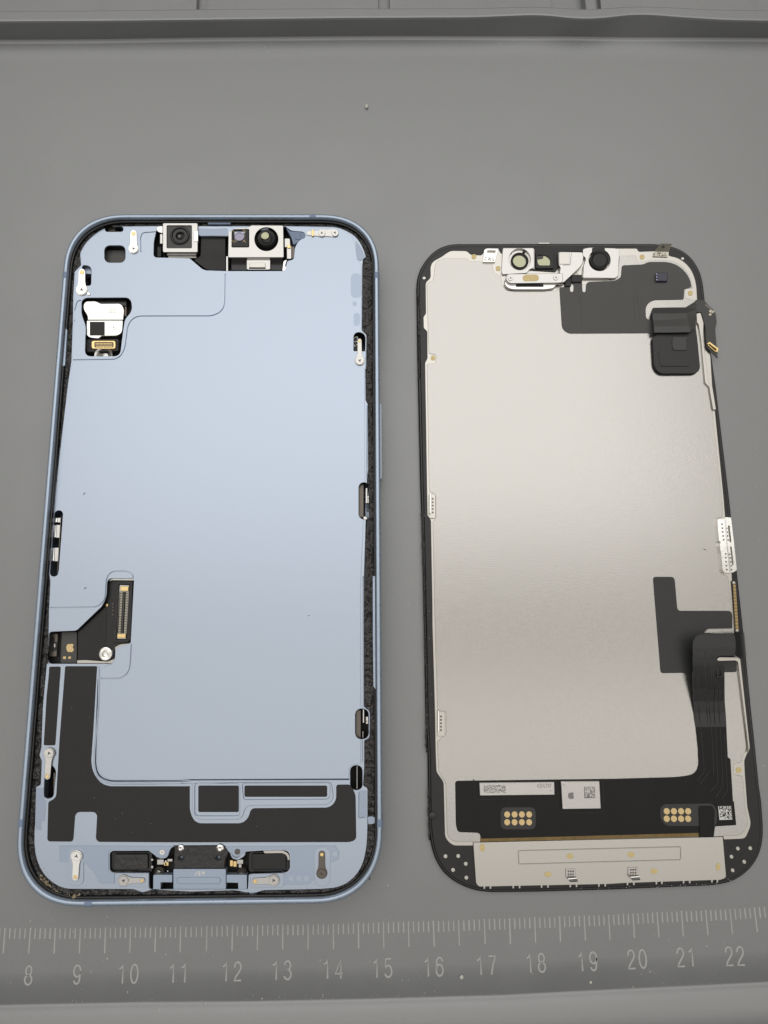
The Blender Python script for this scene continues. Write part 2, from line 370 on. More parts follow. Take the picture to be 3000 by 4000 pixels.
for c, x0, y0, x1, y1 in TK:
    a, b = at(c, x0, y0, 0), at(c, x1, y1, 0)
    if prev:
        for k in range(1, 5):
            t = k/5; p = prev[0].lerp(a, t); q = prev[1].lerp(b, t); tick(p, p.lerp(q, .43))
    else:
        d = (at('N', 200, 207, 0)-a)/5; tick(a-d, (a-d).lerp(b-d, .43))
    tick(a, b); prev = (a, b)
NUM = [('8', 'N', 185, 515), ('9', 'N', 500, 510), ('10', 'N', 833, 505), ('11', 'N', 1160, 500), ('12', 'N', 1503, 490), ('13', 'O', 168, 482), ('14', 'O', 500, 475), ('15', 'O', 820, 468), ('16', 'O', 1152, 460), ('17', 'O', 1493, 450), ('18', 'Q', 155, 435), ('19', 'Q', 490, 425), ('20', 'Q', 810, 410), ('21', 'Q', 1130, 397), ('22', 'Q', 1443, 390)]
cs = [at(c, x, y, 0) for _, c, x, y in NUM]
def arc(cx, cy, rx, ry, a0, a1, n=12): return [(cx+rx*math.cos(math.radians(a0+(a1-a0)*k/n)), cy+ry*math.sin(math.radians(a0+(a1-a0)*k/n))) for k in range(n+1)]
DG = {'0': [arc(.5, .5, .42, .5, 0, 360, 28)], '1': [[(.12, .78), (.30, .82), (.46, .90), (.52, 1.0), (.52, 0)]],
      '2': [[(.1, .72)]+arc(.5, .73, .38, .27, 175, -20, 14)+[(.74, .52), (.3, .22), (.08, 0), (.92, 0)]],
      '3': [arc(.48, .75, .36, .25, 165, -80, 14)+[(.42, .51)], [(.42, .515)]+arc(.48, .26, .42, .26, 80, -165, 14)],
      '4': [[(.72, 0), (.72, 1), (.05, .25), (.95, .25)]], '5': [[(.85, 1), (.22, 1), (.14, .5), (.2, .55)]+arc(.48, .32, .42, .32, 105, -160, 16)],
      '6': [arc(.5, .31, .40, .31, 0, 360, 22), [(.86, .8)]+arc(.52, .72, .36, .28, 20, 150, 8)+[(.12, .5), (.1, .31)]],
      '7': [[(.08, 1), (.92, 1), (.6, .5), (.38, 0)]], '8': [arc(.5, .75, .34, .25, 0, 360, 22), arc(.5, .26, .41, .26, 0, 360, 22)],
      '9': [arc(.5, .69, .40, .31, 0, 360, 22), [(.14, .2)]+arc(.48, .28, .36, .28, 200, 330, 8)+[(.88, .5), (.9, .69)]]}
for i, (s_, c, x, y) in enumerate(NUM):
    a, b = cs[max(0, i-1)], cs[min(len(cs)-1, i+1)]; rz = math.atan2(b.y-a.y, b.x-a.x); paths = []; adv = .232; W_ = .165; H_ = .335
    for k, ch in enumerate(s_):
        ox = (k-len(s_)/2+.5)*adv-W_/2
        for st in DG[ch]: paths.append([(ox+px*W_, (py-.5)*H_, 0) for px, py in st])
    me = tube_me(paths, .024, 1)
    me.transform(Matrix.Translation(cs[i]) @ Matrix.Rotation(rz, 4, 'Z') @ Matrix.Diagonal((1, 1, .42, 1)))
    obj('number', me, MARK, mt, smooth=True)

# ================================================================ PHONE HOUSING
PX, PY, PT, PW, PH = -3.4749, 7.9727, -.0146, 7.15, 14.67
ph = thing('phone_housing', 'opened blue phone body without its screen, lying face up on the left of the mat', 'phone', (PX, PY, 0))
def rrect(d, n=16, rc=1.36, ex=2.35):
    w_, h_ = PW/2-d, PH/2-d; r = max(.2, rc-d); out = []
    for qx, qy, a0 in ((1, 1, 0), (-1, 1, 90), (-1, -1, 180), (1, -1, 270)):
        for k in range(n+1):
            a = math.radians(a0+90*k/n); cx, sx_ = math.cos(a), math.sin(a)
            x = math.copysign(abs(cx)**(2/ex), cx)*r; y = math.copysign(abs(sx_)**(2/ex), sx_)*r
            out.append(Vector((qx*(w_-r)+x, qy*(h_-r)+y)))
        # points along the straight run to the next corner
        nxt = {(1, 1): (-1, 1), (-1, 1): (-1, -1), (-1, -1): (1, -1), (1, -1): (1, 1)}[(qx, qy)]
        a = out[-1]
        if nxt[0] != qx: b = Vector((nxt[0]*(w_-r), nxt[1]*h_))
        else: b = Vector((nxt[0]*w_, nxt[1]*(h_-r)))
        m_ = 14 if nxt[0] != qx else 40
        for k in range(1, m_): out.append(a.lerp(b, k/m_))
    return out
CT, ST = math.cos(PT), math.sin(PT)
def toW(p, z): return Vector((PX+p.x*CT-p.y*ST, PY+p.x*ST+p.y*CT, z))
def sweep(prof, i0=None, i1=None):
    loops = [[toW(p, z) for p in rrect(d)] for d, z in prof]; n = len(loops[0]); vs, fs = [], []
    idx = list(range(n)) if i0 is None else [k % n for k in range(i0, i1)]
    for L in loops: vs += [L[i] for i in idx]
    m_ = len(idx); rng = range(m_) if i0 is None else range(m_-1)
    for j in range(len(loops)-1):
        for i in rng: fs.append((j*m_+i, j*m_+(i+1) % m_, (j+1)*m_+(i+1) % m_, (j+1)*m_+i))
    return mesh(vs, fs)
PROF = [(.45, .02), (.12, .0), (.05, .02), (.012, .07), (0, .13), (0, .69), (.006, .735), (.022, .762), (.045, .772), (.08, .772), (.100, .764), (.108, .745), (.112, .69)]
fr = obj('frame', sweep(PROF), RIM, ph, smooth=True, label='light blue metal side frame')
obj('inner_lip', sweep([(.112, .70), (.124, .695), (.128, .66), (.146, .655), (.154, .64), (.158, .56)]), GLOSS, fr, smooth=False)
# crumbly glue ledge
lp = rrect(.158); vs, fs = [], []; NL = 15
dense = []
for i in range(len(lp)):
    a, b = lp[i-1], lp[i]; k = max(1, int((b-a).length/.035))
    for j in range(k): dense.append(a.lerp(b, j/k))
n = len(dense)
for j in range(NL):
    for i, p in enumerate(dense):
        q = dense[(i+1) % n]-dense[i-1]; q.normalize(); nn = Vector((-q.y, q.x)); pp = p+nn*(.44*j/(NL-1))
        z = min(.588, .566+.03*noise.noise(Vector((pp.x*5, pp.y*5, 0)))+.035*noise.noise(Vector((pp.x*15, pp.y*15, 3))))
        if j in (0,): z += .02
        vs.append(toW(pp, z))
LV = vs
# antenna bands: short pieces of the same profile, a hair proud
def band(u, v, halfw):
    t = P(u, v, .76); L = rrect(0); W = [toW(p, .76) for p in L]; i = min(range(len(W)), key=lambda k: (W[k]-t).length)
    a = W[i]; tan = (W[(i+1) % len(W)]-W[i-1]).normalized(); vs, fs = [], []
    nrm = Vector((-tan.y, tan.x, 0)); a = a+tan*((t-a).dot(tan))
    pr = [(-.004, .10), (-.004, .692), (.003, .738), (.020, .766), (.045, .776), (.08, .776), (.103, .767), (.112, .745)]
    for s in (-1, 1):
        for d, z in pr: vs.append((a.x+tan.x*halfw*s+nrm.x*d, a.y+tan.y*halfw*s+nrm.y*d, z))
    m_ = len(pr)
    for k in range(m_-1): fs.append((k, k+1, m_+k+1, m_+k))
    obj('antenna_band', mesh(vs, fs), BAND, fr)
for c, x, y in (('F', 75, 155), ('F', 698, 900), ('E', 1528, 518), ('B', 1000, 80), ('A', 235, 650), ('B', 1595, 650)): band(*src(c, x, y), .072)
# side buttons
def side_btn(y0, y1, side, out=.035):
    L = PW/2; vs = []
    x0, x1 = side*(L-.05), side*(L+out)
    pts = [toW(Vector((x, y)), z) for x, y, z in ((x0, y0, .24), (x1, y0+.03, .27), (x1, y1-.03, .27), (x0, y1, .24), (x0, y0, .52), (x1, y0+.03, .49), (x1, y1-.03, .49), (x0, y1, .52))]
    obj('side_button', mesh(pts, [(0, 1, 2, 3), (4, 5, 6, 7), (0, 1, 5, 4), (1, 2, 6, 5), (2, 3, 7, 6)]), RIM, fr)
b0, b1 = at('U', 380, 640, .45), at('U', 385, 1240, .45)
side_btn((b1.y-PY), (b0.y-PY), 1)
obj('groove_shade_sheet', sheet_mesh([S('D', [(740, 240), (850, 240), (830, 900), (860, 1100), (1659, 1130), ('E', 1290, 140), ('E', 1290, 240), (1659, 1240), (740, 1240)])], .50, .53, 0), BAND, ph)  # navy sheet added below the groove so its shade is not black
obj('back_floor', sheet_mesh([[src('W', *p) for p in ((200, 500), (780, 500), (800, 1900), (90, 1900))]], .15, .20, 0), DEEP, ph, label='dark inside of the housing under the mid plate')

out_full = S('A', [(640, 200, 60), (1100, 196), ('B', 740, 196), ('B', 1240, 205, 60), ('B', 1400, 290, 60), ('B', 1465, 400, 40), ('B', 1492, 485, 10), ('B', 1465, 505, 10), ('B', 1458, 560, 20), ('B', 1455, 1165, 10),
    ('U', 265, 120, 10), ('U', 262, 378, 10), ('U', 256, 390), ('U', 258, 630), ('U', 275, 665), ('U', 278, 1180), ('U', 268, 1260), ('V', 270, 0), ('V', 270, 1130, 10), ('V', 322, 1170, 20), ('V', 318, 1400, 20), ('V', 272, 1420, 10), ('V', 272, 1650), ('V', 262, 1810, 10), ('V', 300, 1835, 10),
    ('E', 1436, 530, 30), ('E', 1430, 700, 60), ('E', 1395, 850, 60), ('E', 1320, 950, 60), ('E', 1220, 1008, 60), ('E', 1080, 1020), ('E', 640, 1030, 20), ('E', 560, 1056, 20), ('E', 430, 1030, 20), ('F', 1659, 790), ('F', 1290, 770), ('F', 1200, 798, 20), ('F', 1120, 766, 20),
    ('F', 480, 764, 60), ('F', 360, 705, 60), ('F', 270, 610, 60), ('F', 215, 480, 60), ('F', 198, 340, 60), ('F', 202, 200), ('D', 206, 1600), ('D', 216, 1242, 10), ('D', 258, 1222, 10), ('D', 268, 1000, 10), ('D', 246, 950, 10), ('D', 264, 880, 20), ('D', 278, 500), ('D', 315, 100), ('C', 210, 1645), ('C', 215, 1150), ('C', 228, 880, 20), ('C', 214, 800, 20), ('C', 262, 205, 20), ('C', 280, 0),
    ('A', 275, 1650), ('A', 305, 1450), ('A', 318, 1100, 10), ('A', 322, 850, 10), ('A', 335, 620, 10), ('A', 395, 560, 10), ('A', 385, 450, 20), ('A', 430, 360, 60), ('A', 520, 268, 60)])
h_slot = rect('A', 615, 200, 787, 250, 24); h_sq = rect('A', 610, 375, 806, 536, 50)
h_l = S('A', [(405, 556, 20), (492, 566, 45), (488, 748, 20), (430, 750, 10), (404, 620)])
h_con = S('A', [(400, 885, 40), (440, 860, 20), (855, 858, 50), (870, 980, 40), (800, 1060, 30), (780, 1200, 20), (755, 1402, 50), (430, 1402, 50), (438, 1120, 30), (398, 1010, 30)])
h_cam = S('A', [(1100, 200, 10), (1068, 345, 20), (1065, 487, 30), (1400, 495), (1530, 606, 30), ('B', 200, 613), ('B', 740, 613, 20), ('B', 765, 520, 10), ('B', 825, 505, 20), ('B', 832, 400, 20), ('B', 870, 330, 30), ('B', 940, 300, 30), ('B', 920, 250, 20), ('B', 800, 240, 20), ('B', 745, 200, 10), ('B', 210, 290, 5), ('B', 0, 288), ('A', 1500, 285, 20), ('A', 1470, 205, 10)])
h_r1 = S('U', [(163, 92, 42), (256, 100, 42), (256, 246, 6), (163, 244, 6)]); h_r2 = rect('U', 203, 1276, 288, 1566, 40)
h_r3 = rect('V', 193, 1146, 310, 1410, 52); h_r4 = rect('V', 150, 1636, 257, 1850, 48)
h_pill = S('C', [(268, 222, 42), (348, 222, 42), (302, 834, 42), (222, 834, 42)])
h_lcd = S('C', [(757, 850, 40), (1004, 852, 24), (972, 1452, 15), (832, 1490, 30), (826, 1600, 40), (790, 1642, 10), (204, 1642, 40), (218, 1346, 26), (470, 1336, 20), (704, 1112), (748, 1030, 40)])
h_dl = S('D', [(300, 1040, 26), (360, 1035, 20), (402, 1085, 40), (376, 1350, 44), (283, 1350, 44)])
h_spl = S('F', [(897, 413, 36), (1260, 412, 10), (1316, 455, 10), (1350, 485, 30), (1430, 480, 30), (1460, 395, 20), (1490, 362, 5), ('E', 350, 688, 10), ('E', 380, 740, 20), ('E', 430, 800, 40), ('E', 510, 735, 10), ('E', 620, 728, 5), ('E', 842, 726, 40), ('E', 844, 894, 44), ('E', 530, 908, 10), ('E', 524, 1022, 10), ('E', -50, 1022), ('F', 1290, 768, 10), ('F', 1262, 760, 10), ('F', 1262, 614, 10), ('F', 897, 613, 40)])
LH = [[P(u, v, .58).to_2d() for u, v in h] for h in (h_slot, h_sq, h_con, h_l, h_cam, h_r1, h_r2, h_r3, h_r4, h_pill, h_lcd, h_dl, h_spl)]; n = len(dense); fs = []
for j in range(NL-1):
    for i in range(n):
        q = (j*n+i, j*n+(i+1) % n, (j+1)*n+(i+1) % n, (j+1)*n+i); c = (LV[q[0]]+LV[q[2]])/2
        if not any(inside((c.x, c.y), h) for h in LH): fs.append(q)
obj('adhesive_ledge', mesh(LV, fs), GLUE, ph, smooth=True, label='strip of torn black screen adhesive')
base = pl('mid_plate', out_full, .555, .59, BLUE, ph, [h_slot, h_sq, h_l, h_con, h_cam, h_r1, h_r2, h_r3, h_r4, h_pill, h_lcd, h_dl, h_spl,
      slit('D', [(792, 245), (768, 860), (764, 1050, 60), (800, 1150, 60), (900, 1188, 40), (1659, 1186), ('E', 0, 188), ('E', 1296, 184)], 5)], .004, 'light blue aluminium mid plate')
out_r = S('A', [(640, 206, 60), (1098, 200), ('B', 740, 200), ('B', 1240, 211, 60), ('B', 1370, 290, 40), ('B', 1395, 380, 20), ('B', 1410, 500, 20), ('B', 1448, 560, 20), ('B', 1450, 1160, 10),
    ('U', 258, 126, 10), ('U', 256, 376, 10), ('U', 250, 390), ('U', 252, 1262, 10), ('V', 240, 60, 10), ('V', 240, 1128, 10), ('V', 316, 1176, 20), ('V', 312, 1398, 20), ('V', 240, 1412, 10), ('V', 240, 1620, 10), ('V', 160, 1632, 20), ('V', 140, 1670, 20), ('V', 140, 1740),
    ('E', 1288, 178), ('E', 0, 182), ('D', 1659, 1176), ('D', 900, 1178, 60), ('D', 830, 1140, 60), ('D', 784, 1060, 60), ('D', 784, 900), ('D', 812, 245), ('D', 812, 150, 25), ('D', 860, 122, 20), ('D', 930, 102, 10),
    ('D', 318, 98), ('C', 212, 1642), ('C', 218, 1150), ('C', 230, 880, 20), ('C', 218, 800, 20), ('C', 300, 205, 20), ('C', 312, 0), ('A', 300, 1650), ('A', 312, 1440), ('A', 330, 1100, 10), ('A', 335, 850), ('A', 350, 620), ('A', 400, 552), ('A', 395, 450, 20), ('A', 440, 360, 60), ('A', 530, 272, 60)])
h2 = lambda h: h
cover = pl('centre_panel', out_r, .59, .615, BLUE, ph, [h_slot, h_sq, h_l, h_con, h_cam, h_r1, h_r2, h_r3, h_pill, h_lcd,
      slit('A', [(322, 1436), (740, 1430, 60), (800, 1340, 60), (830, 1100, 80), (900, 1030, 60), (1300, 1029), ('B', 90, 1029, 90), ('B', 184, 960, 60), ('B', 190, 640)], 3.2),
      slit('A', [(950, 440, 10), (945, 300, 20), (965, 258, 20), (1088, 250)], 3), slit('A', [(335, 1080), (332, 990), (360, 890, 20), (396, 884)], 3),
      slit('C', [(232, 1122), (660, 1117, 30), (735, 1060, 50), (750, 840, 40), (800, 786, 40), (960, 786, 50), (1008, 842, 20)], 3.6),
      slit('C', [(980, 1462), (966, 1700, 60), (900, 1777, 60), (700, 1777)], 3.6)], .004, 'large flat light blue panel')
for a in (rect('B', 1378, 1000, 1436, 1120, 28), rect('B', 1352, 635, 1448, 860, 40), circ('B', 1388, 915, 20)): pl('raised_pad', a, .615, .6166, BLUE2, ph, bev=.001)
# grey lip along the panel's left side, black films, pocket
FZ = .5935
f1 = S('D', [(484, 124, 12), (779, 124, 12), (745, 700), (722, 1020, 60), (745, 1120, 60), (820, 1215, 60), (900, 1236), (1645, 1236, 12), ('E', 80, 240), ('E', 80, 440, 50), ('E', 125, 520, 40), ('E', 485, 520, 50), ('E', 532, 470, 30), ('E', 545, 405, 30), ('E', 1150, 400, 40), ('E', 1197, 345, 30), ('E', 1197, 225, 18), ('E', 1298, 224, 10), ('E', 1345, 288, 50), ('E', 1350, 645, 30), ('E', 1300, 663, 20), ('E', 0, 665),
     ('F', 790, 329, 16), ('F', 768, 300, 16), ('F', 782, 52, 45), ('F', 578, 52, 45), ('F', 560, 300, 14), ('F', 548, 327, 14), ('F', 318, 325, 28), ('D', 328, 1380, 15), ('D', 400, 1345, 40), ('D', 432, 800)])
pl('graphite_film', f1, .59, .599, FILM, ph, bev=.003, label='large black film in an L shape over the lower plate')
rg = S('E', [(98, 216, 20), (470, 208, 10), (1160, 204, 30), (1178, 335, 40), (1130, 378, 30), (530, 384, 30), (500, 410, 30), (478, 490, 40), (140, 494, 50), (98, 430, 30)])
pk = pl('shield_pocket', rg, .59, .618, BLUE, ph, [rect('E', 118, 216, 462, 462, 26), S('E', [(480, 216, 20), (1150, 212, 26), (1150, 335, 30), (490, 338, 14)])], .008, 'light blue ridge framing two black windows')
pl('window_film', rect('E', 145, 232, 454, 434, 12), .59, .6, FILM, ph, bev=.003); pl('window_film', rect('E', 497, 232, 1128, 318, 12), .59, .6, FILM, ph, bev=.003)
fd = pl('side_film', S('D', [(340, 128, 14), (441, 128, 14), (416, 520), (392, 857, 14), (285, 857, 12), (312, 400)]), .59, .599, FILM, ph, bev=.003)
pl('film_overlap', S('D', [(337, 128, 14), (441, 128, 14), (434, 246), (330, 246)]), .599, .602, FILM, fd, bev=.001)
# raised lip round the lower left corner of the centre panel
tube('plate_edge', 'D', [(784, 126), (796, 128), (790, 500), (758, 900), (752, 1050, 60), (782, 1150, 60), (850, 1202, 40), (920, 1213), (1300, 1213), (1659, 1211), ('E', 20, 217), ('E', 20, 213), ('D', 1659, 1207), ('D', 1300, 1208), ('D', 920, 1209), ('D', 852, 1198, 40), ('D', 786, 1146, 60), ('D', 757, 1050, 60), ('D', 762, 900), ('D', 793, 500), ('D', 799, 130)], .592, .012, BLUE, ph)
# right long rail
for x in (262, ): tube('side_rail', 'V', [(x, 0), (x+2, 560), (x+4, 1128)], .597, .012, BLUE, ph)
tube('side_rail', 'U', [(270, 670), (268, 1250)], .597, .012, BLUE, ph)
tube('side_rail', 'V', [(256, 1420), (257, 1610)], .597, .01, BLUE, ph)
# inner blue lip of the frame beside the lower right glue
pl('inner_ledge', S('V', [(345, 0), (372, 0), (380, 960, 5), (372, 985, 5), (350, 955, 10), (345, 500)]), .60, .66, RIM, ph, label='bare blue ledge inside the right side')
pl('inner_ledge', S('A', [(232, 1135, 15), (266, 1150, 15), (245, 1490, 15), (200, 1500, 10)]), .60, .665, RIM, ph)

# speaker bracket, dots
br = S('F', [(430, 364, 5), (860, 366), ('E', 400, 697), ('E', 1188, 690, 8), ('E', 1222, 740, 20), ('E', 1215, 800, 20), ('E', 1150, 815, 20), ('E', 1130, 930, 20), ('E', 1030, 944, 10), ('E', 980, 985, 10), ('E', 790, 985, 5), ('E', 790, 912, 5), ('E', 850, 900, 20), ('E', 852, 722, 30), ('E', 620, 716, 5), ('E', 515, 722, 10), ('E', 430, 790, 40), ('E', 390, 735, 20), ('F', 1485, 372, 10), ('F', 1456, 395, 20), ('F', 1425, 475, 30), ('F', 1350, 478, 30), ('F', 1265, 405, 10), ('F', 885, 405, 30), ('F', 885, 620, 30), ('F', 940, 622), ('F', 940, 712, 5), ('F', 800, 712, 20), ('F', 770, 640, 20), ('F', 690, 540, 20), ('F', 650, 518), ('F', 430, 515)])
bk = pl('speaker_bracket', br, .59, .602, BLUE2, ph, bev=.003, label='grey-blue bracket round the speaker windows')
for x in (853, 912, 970): pl('raised_dot', circ('E', x, 942, 20), .59, .6045, BLUE, bk, bev=.001)
pl('raised_dot', circ('E', 1188, 753, 20), .59, .6045, BLUE, bk, bev=.001)
for x, y in ((472, 402), (470, 470)): pl('raised_dot', circ('F', x, y, 22), .59, .604, BLUE2, bk, bev=.001)
for c, pts in (('F', [(520, 388, 40), (655, 388, 50), (655, 735, 60), (510, 735, 60)]), ('E', [(1030, 705, 50), (1152, 705, 50), (1150, 1000, 55), (1030, 1000, 55)]), ('F', [(945, 618, 8), (1258, 618, 10), (1258, 745, 8), (948, 745, 12)]), ('E', [(545, 905, 10), (795, 900, 10), (795, 1010, 20), (540, 1010, 20)])):
    pl('clip_seat', S(c, pts), .59, .6055, BLUE, ph, bev=.003)
CL = [('A', 880, 405, 48, 880, 232, 30, BRITE, 'bright clip beside the square opening'), ('A', 400, 785, 55, 402, 590, 31, BRITE, 'glaring white clip in the upper left'), ('U', 212, 318, 40, 210, 145, 17, SILV, None), ('D', 335, 930, 52, 316, 1175, 28, SILV, None),  # the brighter steel paints glare into some of the clips
      ('F', 588, 462, 56, 576, 690, 30, BRITE, 'bright clip in the lower left corner'), ('F', 1025, 688, 54, 1222, 688, 25, SILV, None), ('E', 720, 955, 45, 552, 965, 24, SILV, None), ('E', 1087, 902, 42, 1087, 732, 24, BROWN, 'bronze coloured clip in the lower right corner')]
for k, (c, hx, hy, r, ex, ey, hw, m, lb) in enumerate(CL): clip(c, hx, hy, r, ex, ey, hw, .617, ph, m, lb, rot=k*.7)
o = pl('bracket_tab', S('B', [(940, 245, 10), (985, 240, 10), (1050, 238), (1083, 216, 30), (1120, 232, 20), (1205, 214, 40), (1250, 258, 40), (1205, 300, 40), (1120, 288, 20), (1083, 302, 40), (1040, 288), (945, 280, 10)]), .617, .632, SILV, ph, bev=.004)
screw('B', 1083, 260, 40, .632, o); screw('B', 1205, 258, 40, .632, o, rot=1)
box('contact_tip', 'B', 988, 228, 1010, 290, .632, .65, GOLD, o)
pl('grounding_lug', S('A', [(455, 800, 10), (480, 815, 12), (478, 840, 12), (445, 832, 8)]), .617, .632, BRITE, ph)
# what shows in the small openings
box('inner_part', 'A', 645, 200, 712, 247, .3, .5, BROWN, ph); box('inner_part', 'A', 615, 420, 806, 540, .3, .45, GREY, ph, label='dark grey part under the square opening')
box('inner_part', 'A', 425, 560, 490, 640, .3, .5, BLUE2, ph); box('inner_part', 'A', 1100, 390, 1135, 480, .3, .5, BLACK, ph)
# ------- upper left connector window
obj('window_floor', sheet_mesh([h_con], .30, .34, 0), BLACK, ph)
box('shield_block', 'A', 550, 870, 815, 935, .34, .5, GLOSS, ph); box('shield_block', 'A', 800, 940, 815, 1030, .34, .52, BROWN, ph)
cv = pl('connector_cover', S('A', [(410, 960, 30), (425, 893, 30), (535, 890, 20), (575, 914, 15), (770, 912, 30), (795, 970, 20), (785, 1066, 3), (455, 1066, 5), (455, 1030, 20)]), .44, .57, BRITE, ph, bev=.012, label='glaring polished steel connector cover')
cv2 = pl('connector_plate', S('A', [(447, 1070, 8), (783, 1070, 8), (775, 1180, 20), (735, 1212, 30), (585, 1214, 5), (555, 1238, 10), (470, 1230, 30), (443, 1200, 10)]), .44, .562, BRITE, ph, bev=.01, label='polished steel plate with a black square pad')
box('pad', 'A', 475, 1082, 612, 1208, .562, .572, FILM, cv2); screw('A', 697, 1133, 26, .562, cv2, BRITE, .01)
for k in range(2): cells('laser_mark', 'A', [(652+k*34, 955), (680+k*34, 955), (680+k*34, 1005), (652+k*34, 1005)], 4, 7, .5715, TRAY, cv, .4, solid=False)
fm = pl('foam_pad', S('A', [(445, 1245, 10), (745, 1240, 20), (740, 1350, 10), (445, 1362, 10)]), .34, .5, FOAM, ph)
cn = pl('connector', rect('A', 492, 1258, 714, 1332, 18), .5, .53, GOLD, fm, [rect('A', 520, 1272, 694, 1320, 8)], .006, 'gold framed board connector')
box('socket', 'A', 520, 1274, 694, 1320, .5, .512, BROWN, fm)
for r_, y0 in enumerate((1280, 1304)):
    for k in range(12): box('pin', 'A', 532+k*12.6-r_*3+8*r_, y0, 538+k*12.6-r_*3+8*r_, y0+14, .512, .526, GOLD, fm, 0, bev=.001)
lathe('ring', 'A', 602, 1398, [(90, .36), (90, .5), (78, .52), (62, .5), (58, .42), (40, .45), (0.1, .47)], SILV, ph)
# ------- front camera
h_floor = obj('window_floor', sheet_mesh([h_cam], .28, .34, 0), DEEP, ph)
fc = pl('front_camera', rect('A', 1150, 168, 1476, 440, 14), .40, .665, SILV, ph, [rect('A', 1190, 192, 1418, 400, 8)], .012, 'square front camera in a polished steel can')
box('lens_seat', 'A', 1184, 186, 1424, 405, .4, .640, GREY, fc)
lathe('lens_barrel', 'A', 1310, 283, [(96, .60), (96, .672), (90, .682), (80, .680), (74, .665), (70, .655)], GLOSS, fc, 40)
lathe('lens', 'A', 1310, 283, [(74, .600), (64, .632), (50, .652), (34, .665), (18, .672), (0.1, .674)], LENSG, fc, 32)
lathe('lens_iris', 'A', 1304, 290, [(14, .6745), (11, .676), (.1, .6762)], BROWN, fc, 16)
box('camera_rail', 'A', 1190, 446, 1462, 468, .4, .58, SILV, fc); box('camera_rail', 'A', 1200, 472, 1462, 492, .4, .53, BRITE, fc)
box('spring_tab', 'A', 1440, 238, 1478, 340, .5, .675, BRITE, fc, 8); pl('spring_tab', S('A', [(1088, 205, 20), (1150, 195, 10), (1150, 262, 10), (1100, 250, 20)]), .5, .64, BRITE, fc); box('spring_tab', 'A', 1125, 270, 1150, 360, .45, .6, SILV, fc)
pl('flex_cable', S('A', [(1505, 292, 8), ('B', 0, 292), ('B', 190, 292, 8), ('B', 190, 604, 8), (1560, 604, 30), (1440, 512, 10), (1500, 470, 10)]), .45, .545, FILM, ph, label='black flex between the two camera modules')
pl('glue_bridge', S('B', [(-70, 215, 10), (60, 222, 20), (210, 215, 15), (212, 285, 6), (-40, 288, 6), (-85, 262, 10)]), .56, .62, VEIL, ph, label='blue bridge piece between the camera modules')
box('earpiece_slot', 'B', 28, 152, 238, 178, .60, .645, BAND, ph, 4)
# ------- sensor module
sm = pl('sensor_module', S('B', [(218, 252, 10), (290, 212, 10), (400, 212, 10), (430, 188, 10), (728, 190, 12), (732, 488, 10), (214, 488, 12)]), .42, .665, SILV, ph, [rect('B', 250, 226, 408, 392, 8), circ('B', 570, 318, 108, 40)], .012, 'steel sensor module with two eyes')
obj('module_floor', sheet_mesh([rect('B', 216, 226, 728, 486)], .40, .5, 0), DEEP, sm)
pr = pl('projector', rect('B', 252, 228, 406, 388, 8), .5, .652, BLACK, sm, [rect('B', 268, 236, 372, 342, 12)], .008)
box('projector_seat', 'B', 262, 232, 390, 350, .5, .61, BROWN, sm); lathe('projector_lens', 'B', 319, 290, [(47, .62), (47, .645), (30, .652), (.1, .655)], LENSP, sm)
for x, y in ((268, 245), (365, 238), (262, 335), (368, 335)): tube('spring_wire', 'B', [(x-14, y-6), (x+8, y+6), (x+10, y+18)], .665, .005, GOLD, sm)
lathe('lens_barrel', 'B', 572, 312, [(108, .52), (100, .60), (92, .66), (86, .70), (80, .715), (70, .71), (50, .69), (40, .675)], BLACK, sm, 40)
lathe('lens', 'B', 556, 282, [(40, .70), (30, .708), (.1, .712)], LENSY, sm, 24)
box('module_foot', 'B', 245, 492, 722, 606, .34, .5, GLOSS, sm); lt = pl('latch', rect('B', 388, 500, 606, 600, 14), .5, .60, SILV, sm, [rect('B', 410, 582, 562, 592, 4)]); box('latch_face', 'B', 412, 535, 560, 580, .6, .62, TRAY, lt, 6)
box('bracket_leg', 'B', 196, 475, 216, 614, .45, .6, SILV, sm); pl('bracket_leg', S('B', [(728, 520, 8), (762, 505, 8), (745, 560), (760, 612, 8), (716, 612, 8)]), .45, .6, BRITE, sm)
pl('contact_spring', S('B', [(738, 310, 10), (788, 312, 10), (792, 380, 8), (740, 395, 8)]), .5, .62, SILV, sm); pl('contact_spring', S('B', [(758, 385, 6), (802, 380, 6), (802, 500, 6), (760, 500, 6)]), .5, .61, SILV, sm); box('contact_tip', 'B', 762, 372, 794, 400, .61, .63, GOLD, sm)
box('side_contact', 'B', 806, 385, 830, 495, .5, .6, BROWN, sm)
pl('blue_bracket', S('B', [(745, 200, 10), (790, 245, 10), (885, 250, 20), (935, 262, 15), (935, 298, 20), (880, 330, 10), (820, 372, 15), (800, 300)]), .45, .6, BAND, ph, label='dark blue bracket right of the sensor module')
box('bracket_clamp', 'B', 835, 255, 885, 320, .6, .615, BAND, ph)
